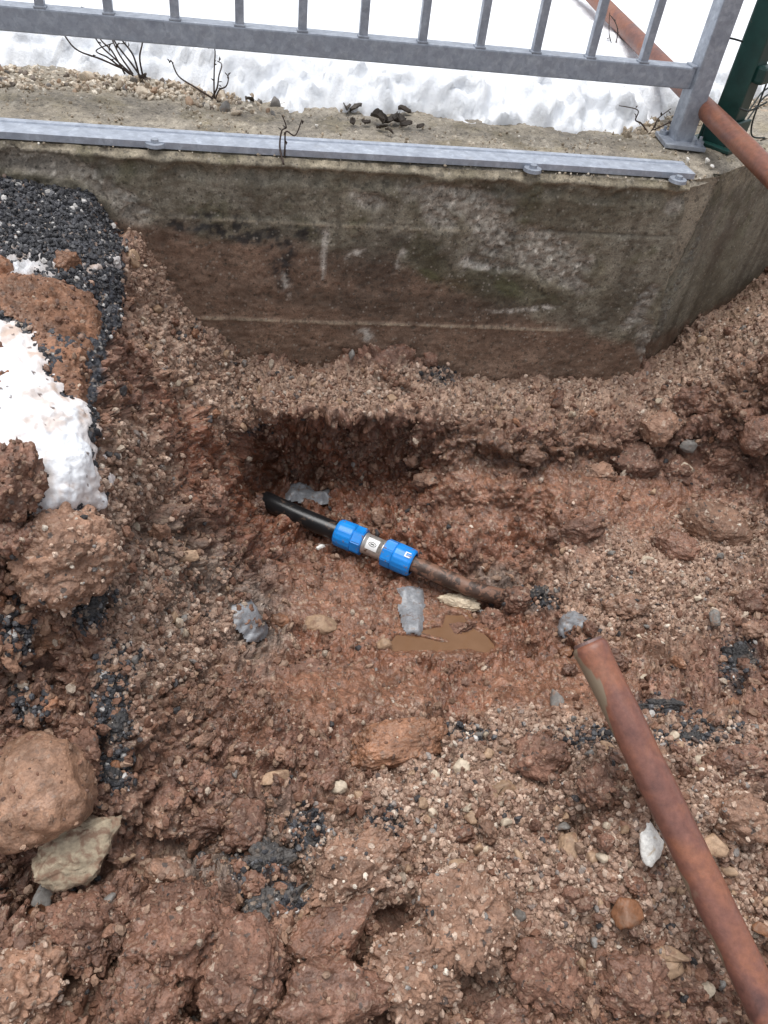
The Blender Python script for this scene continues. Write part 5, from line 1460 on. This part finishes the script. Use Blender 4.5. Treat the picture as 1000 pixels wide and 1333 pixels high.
def grains(name, P, size, tint, label, seed, mat=None):
    rs = np.random.default_rng(seed); n = len(P)
    me = bpy.data.meshes.new(name); me.vertices.add(n); me.vertices.foreach_set('co', np.asarray(P, np.float32).ravel())
    def put(nm, ty, arr, key):
        at = me.attributes.new(nm, ty, 'POINT'); at.data.foreach_set(key, np.ascontiguousarray(arr).ravel())
    put('spin', 'FLOAT_VECTOR', rs.uniform(0, 6.28, (n, 3)).astype(np.float32), 'vector')
    put('size', 'FLOAT_VECTOR', (size[:, None] * np.stack([rs.uniform(.85, 1.4, n), rs.uniform(.7, 1.05, n), rs.uniform(.55, .9, n)], 1)).astype(np.float32), 'vector')
    put('pick', 'INT', rs.integers(0, 6, n).astype(np.int32), 'value')
    put('tint', 'FLOAT_COLOR', np.concatenate([tint, np.ones((n, 1))], 1).astype(np.float32), 'color')
    mt = mat or M_TINT
    o = link(name, me, mt)
    md = o.modifiers.new('grains', 'NODES'); md.node_group = grain_tree(name + '_nodes', mt, seed * 3.7)
    return tag(o, label, kind='stuff')
def pick_pts(n, mask, seed):
    rs = np.random.default_rng(seed); w = np.where(inframe, mask, 0) * (psd < -8)
    return rs.choice(len(U), size=n, p=w / w.sum())
def muddy(t, seed, amt=.85):
    m = (np.random.default_rng(seed).random(len(t)) ** 1.3 * amt)[:, None]
    return t * (1 - m) + C(.235, .140, .100) * m
def pal(n, cols, wts, seed, var=.25):
    rs = np.random.default_rng(seed); k = rs.choice(len(cols), size=n, p=np.array(wts) / sum(wts))
    return np.array(cols)[k] * rs.uniform(1 - var, 1 + var, (n, 1))
GRAV = [(.47, .335, .255), (.56, .43, .34), (.37, .245, .18), (.62, .54, .45), (.26, .16, .115), (.045, .043, .045), (.27, .25, .235)]
n = 50000
k = pick_pts(n, z_gravel ** 1.4 * (1 - onas) + .012, 21)
r = (.0012 + .0048 * rng.random(n) ** 3.2)
grains('gravel', GRD[k] + GNS[k] * (r * .15)[:, None], r, muddy(pal(n, GRAV, (5, 4, 5, 1.1, 4, .5, .6), 22), 34), 'loose pale gravel strewn over the trench banks', 21)
n = 36000
k = pick_pts(n, (1 - .45 * z_gravel) * (1 - .90 * z_smooth) * (1 - onas) * (.25 + smooth(-.2, .5, fbm(BASE, 14, 3, .5, 401))), 23)
r = (.0011 + .0072 * rng.random(n) ** 4.2)
SOILP = [(.205, .108, .070), (.25, .15, .10), (.165, .082, .052), (.31, .205, .145), (.14, .08, .057), (.45, .36, .28), (.045, .042, .044)]
grains('soil_crumbs', GRD[k] + GNS[k] * (r * .1)[:, None], r, pal(n, SOILP, (5, 4, 4, 2.2, 3, .5, .35), 24), 'loose red brown crumbs of wet soil', 23)
cp = np.concatenate(CLODP); n = len(cp); sandy = np.concatenate(CLODM)
r = .0011 + .0042 * rng.random(n) ** 3.0
grains('soil_crumbs', cp, r, np.where(sandy[:, None], pal(n, GRAV, (5, 2.5, 5, .7, 4, .5, .6), 31), pal(n, SOILP, (5, 4, 4, 2.2, 3, .4, .3), 32)), 'crumbs and grit sticking to the clods', 33)
n = 14000
k = pick_pts(n, np.maximum(onas * (1 - smooth(330, 380, V) * .3), z_black ** 1.5) * (1 - smooth(-7, 3, laid) * .97), 25)
r = (.0012 + .0040 * rng.random(n) ** 2.8)
AP = np.concatenate(ASPHP); ar = .0011 + .0030 * rng.random(len(AP)) ** 2.5
r = np.concatenate([r, ar]); n = len(r)
grains('asphalt_crumbs', np.concatenate([GRD[k] + GNS[k] * (r[:len(k)] * .3)[:, None], AP]), r, pal(n, [(.036, .036, .040), (.062, .063, .071), (.12, .12, .127), (.52, .50, .48), (.020, .020, .024)], (5, 4.5, 2, .7, 3), 26), 'black crumbs of broken asphalt', 25)
# grains on the wall's top and on the strip behind it
n = 3500
X_ = rng.uniform(-.85, .95, n); Y_ = rng.uniform(.0, .30, n) + np.maximum(X_ - .66, 0) * math.tan(TH)
P_ = np.stack([X_, Y_, np.full(n, .002)], 1)
keep_ = rng.random(n) < smooth(-.3, .5, fbm(P_, 9, 3, .5, 301)) * .8 + .08
P_ = P_[keep_]; r = .0009 + .0024 * rng.random(len(P_)) ** 2.5
grains('gravel', P_, r, pal(len(P_), [(.55, .48, .39), (.42, .34, .25), (.30, .24, .17), (.70, .66, .58)], (3, 4, 4, 1), 27), 'fine grit lying on the wall top', 27)
n = 900
X_ = -.80 + .60 * rng.random(n) ** 1.2; Y_ = .29 + .13 * rng.random(n) - .06 * smooth(-.45, -.2, X_)
P_ = np.stack([X_, Y_, np.full(n, .002)], 1); r = .0025 + .0050 * rng.random(n) ** 1.8
grains('gravel', P_, r, pal(n, [(.66, .59, .49), (.50, .42, .33), (.36, .28, .20), (.20, .16, .13)], (4, 4, 3, 1), 29), 'pale rubble along the snow edge', 29)
n = 1500
X_ = rng.uniform(.60, 1.3, n); Y_ = .25 + np.maximum(X_ - .66, 0) * math.tan(TH) + rng.random(n) * .3
P_ = np.stack([X_, Y_, np.full(n, .0)], 1); r = .003 + .006 * rng.random(n) ** 2.2
grains('gravel', P_, r, pal(n, [(.55, .48, .39), (.42, .34, .25), (.30, .24, .17), (.10, .09, .08)], (3, 4, 4, 1), 28), 'gravel around the fence post', 28)

# stones lying in a row between the wall top and the snow
rs = np.random.default_rng(41)
edge_st = []
for i in range(58):
    x = -.78 + .62 * rs.random() ** 1.15; y = .285 + .115 * rs.random() - .07 * smooth(-.45, -.2, x)
    r = rs.uniform(.005, .008) if i % 3 else rs.uniform(.009, .015)
    o = bpy.data.objects.new('stone', rep_mat('stone', int(rs.integers(0, 9)), [M_LIME, M_LIME, M_LIME, M_TAN, M_GREY][int(rs.integers(0, 5))])); col.objects.link(o)
    o.location = (x, y, r * .3); o.rotation_euler = rs.uniform(0, 6.28, 3); o.scale = (r * 1.3, r, r * .75)
    edge_st.append((x, o))
for i, (x, o) in enumerate(sorted(edge_st, key=lambda t: t[0])):
    tag(o, 'stone at the snow edge behind the strip, ' + ordinal(i + 1) + ' from the left', 'stone', 'stones at the snow edge')
for i, (u, v, s_, lab) in enumerate(((412, 163, 5, 'small pebble behind the metal strip'), (895, 208, 7, 'white chip at the corner of the wall top'), (921, 210, 9, 'white stone chip left of the green socket'), (927, 216, 6, 'smaller white chip beside the green socket'), (872, 212, 6, 'white chip under the railing base plate'))):
    p = on_z(np.array(float(u)), np.array(float(v)), np.array(.004)); r = s_ * px_size(p) * .5
    o = bpy.data.objects.new('stone', rep_mat('stone', i, M_WHITE)); col.objects.link(o)
    o.location = p; o.rotation_euler = (i, 2 * i, 3 * i); o.scale = (r * 1.2, r, r * .8)
    tag(o, lab, 'stone')

# ------------------------------------------------------------------ dead plants, twigs and leaves
M_TWIG = plain_material('dry_twig', (.055, .036, .028), .8, 0, 60, .3, .0006)
M_LEAF = plain_material('dead_leaf', (.050, .036, .026), .6, 0, 60, .5, .0008)
def twig(u, v, label, seed, n=4, ht=.12, spread_=.08, cat='plant', bias=(0, 0)):
    rs = np.random.default_rng(seed)
    b = on_z(np.array(float(u)), np.array(float(v)), np.array(.05 if v < 100 else .0))
    root = tag(empty('dead_plant', tuple(b)), label, cat)
    lv = []
    for i in range(n):
        q = [b + np.array([rs.normal() * .006, rs.normal() * .006, -.005])]
        dr = np.array([rs.normal() * spread_ + bias[0], rs.normal() * spread_ * .5 + bias[1], ht * rs.uniform(.6, 1.2)])
        for t in (.3, .6, .85, 1.0):
            q.append(b + dr * t + np.array([rs.normal(), rs.normal(), rs.normal()]) * .009 * t)
        s = spline(q, 6)
        add_part('stem', tube_mesh('stem', s, np.linspace(.0019, .0009, len(s)), 6), M_TWIG, root)
        for _ in range(3):
            j = int(rs.integers(len(s) // 3, len(s))); lv.append((s[j], rs.normal(size=3)))
    bm = bmesh.new()
    for p, d_ in lv:
        d_ = d_ / np.linalg.norm(d_); side_ = np.cross(d_, [0.2, .3, .9]); side_ /= np.linalg.norm(side_); up_ = np.cross(side_, d_)
        l = .010
        vs = [bm.verts.new(p), bm.verts.new(p + d_ * l * .5 + side_ * l * .25 + up_ * .002), bm.verts.new(p + d_ * l), bm.verts.new(p + d_ * l * .5 - side_ * l * .25 + up_ * .002)]
        bm.faces.new(vs)
    add_part('withered_leaves', bm_mesh('withered_leaves', bm), M_LEAF, root)
twig(165, 92, 'dead brown plant stalks bent over the stones at the left', 51, 5, .07, .07, bias=(-.08, .02))
twig(185, 98, 'thin dark stalk rising through the snow above the stones', 52, 3, .11, .04, bias=(-.05, .03))
twig(278, 132, 'withered little plant with curled leaves at the snow edge', 53, 4, .085, .035)
twig(800, 84, 'dark twigs poking from the snow beside the leaning pole', 54, 4, .09, .05)
twig(365, 205, 'thin dead weed hanging over the metal strip', 55, 2, .07, .01)
twig(845, 172, 'dark dead twigs by the railing base plate', 56, 3, .04, .07)
twig(900, 90, 'single dry stalk standing in the snow beyond the railing', 57, 1, .05, .01)
leaf_u = []
for i in range(16):
    rs = np.random.default_rng(600 + i)
    u = 500 + rs.normal() * 24; v = 158 + rs.normal() * 9
    if i >= 12: u, v = (325, 133) if i == 12 else (451 + 12 * (i - 13), 142) if i < 15 else (185, 100)
    p = on_z(np.array(u), np.array(v), np.array(.007))
    l = rs.uniform(.018, .036) if i < 12 else .026
    a = rs.uniform(0, 6.28); e = np.array([math.cos(a), math.sin(a), rs.normal() * .16]); s_ = np.array([-math.sin(a), math.cos(a), rs.normal() * .22])
    nrm = np.cross(e, s_); bm = bmesh.new(); G = {}
    for iu in range(9):
        t = iu / 8; wd = math.sin(math.pi * (t * .92 + .04)) ** .8 * l * .34
        for iv in range(5):
            q_ = (iv - 2) / 2
            curl = (q_ ** 2) * l * .22 + math.sin(t * 3 + i) * l * .18
            G[iu, iv] = bm.verts.new(Vector(p + e * (t - .5) * l + s_ * wd * q_ + nrm * (curl + rs.normal() * .0008)))
    for iu in range(8):
        for iv in range(4): bm.faces.new((G[iu, iv], G[iu + 1, iv], G[iu + 1, iv + 1], G[iu, iv + 1]))
    o = link('dead_leaf', bm_mesh('dead_leaf', bm, True), M_LEAF)
    sol_ = o.modifiers.new('thickness', 'SOLIDIFY'); sol_.thickness = .0008
    leaf_u.append((u, o))
for i, (u, o) in enumerate(sorted(leaf_u, key=lambda t: t[0])):
    tag(o, 'dark dead leaf at the snow edge on the wall, ' + ordinal(i + 1) + ' leaf from the left', 'leaf', 'dead leaves on the wall top')
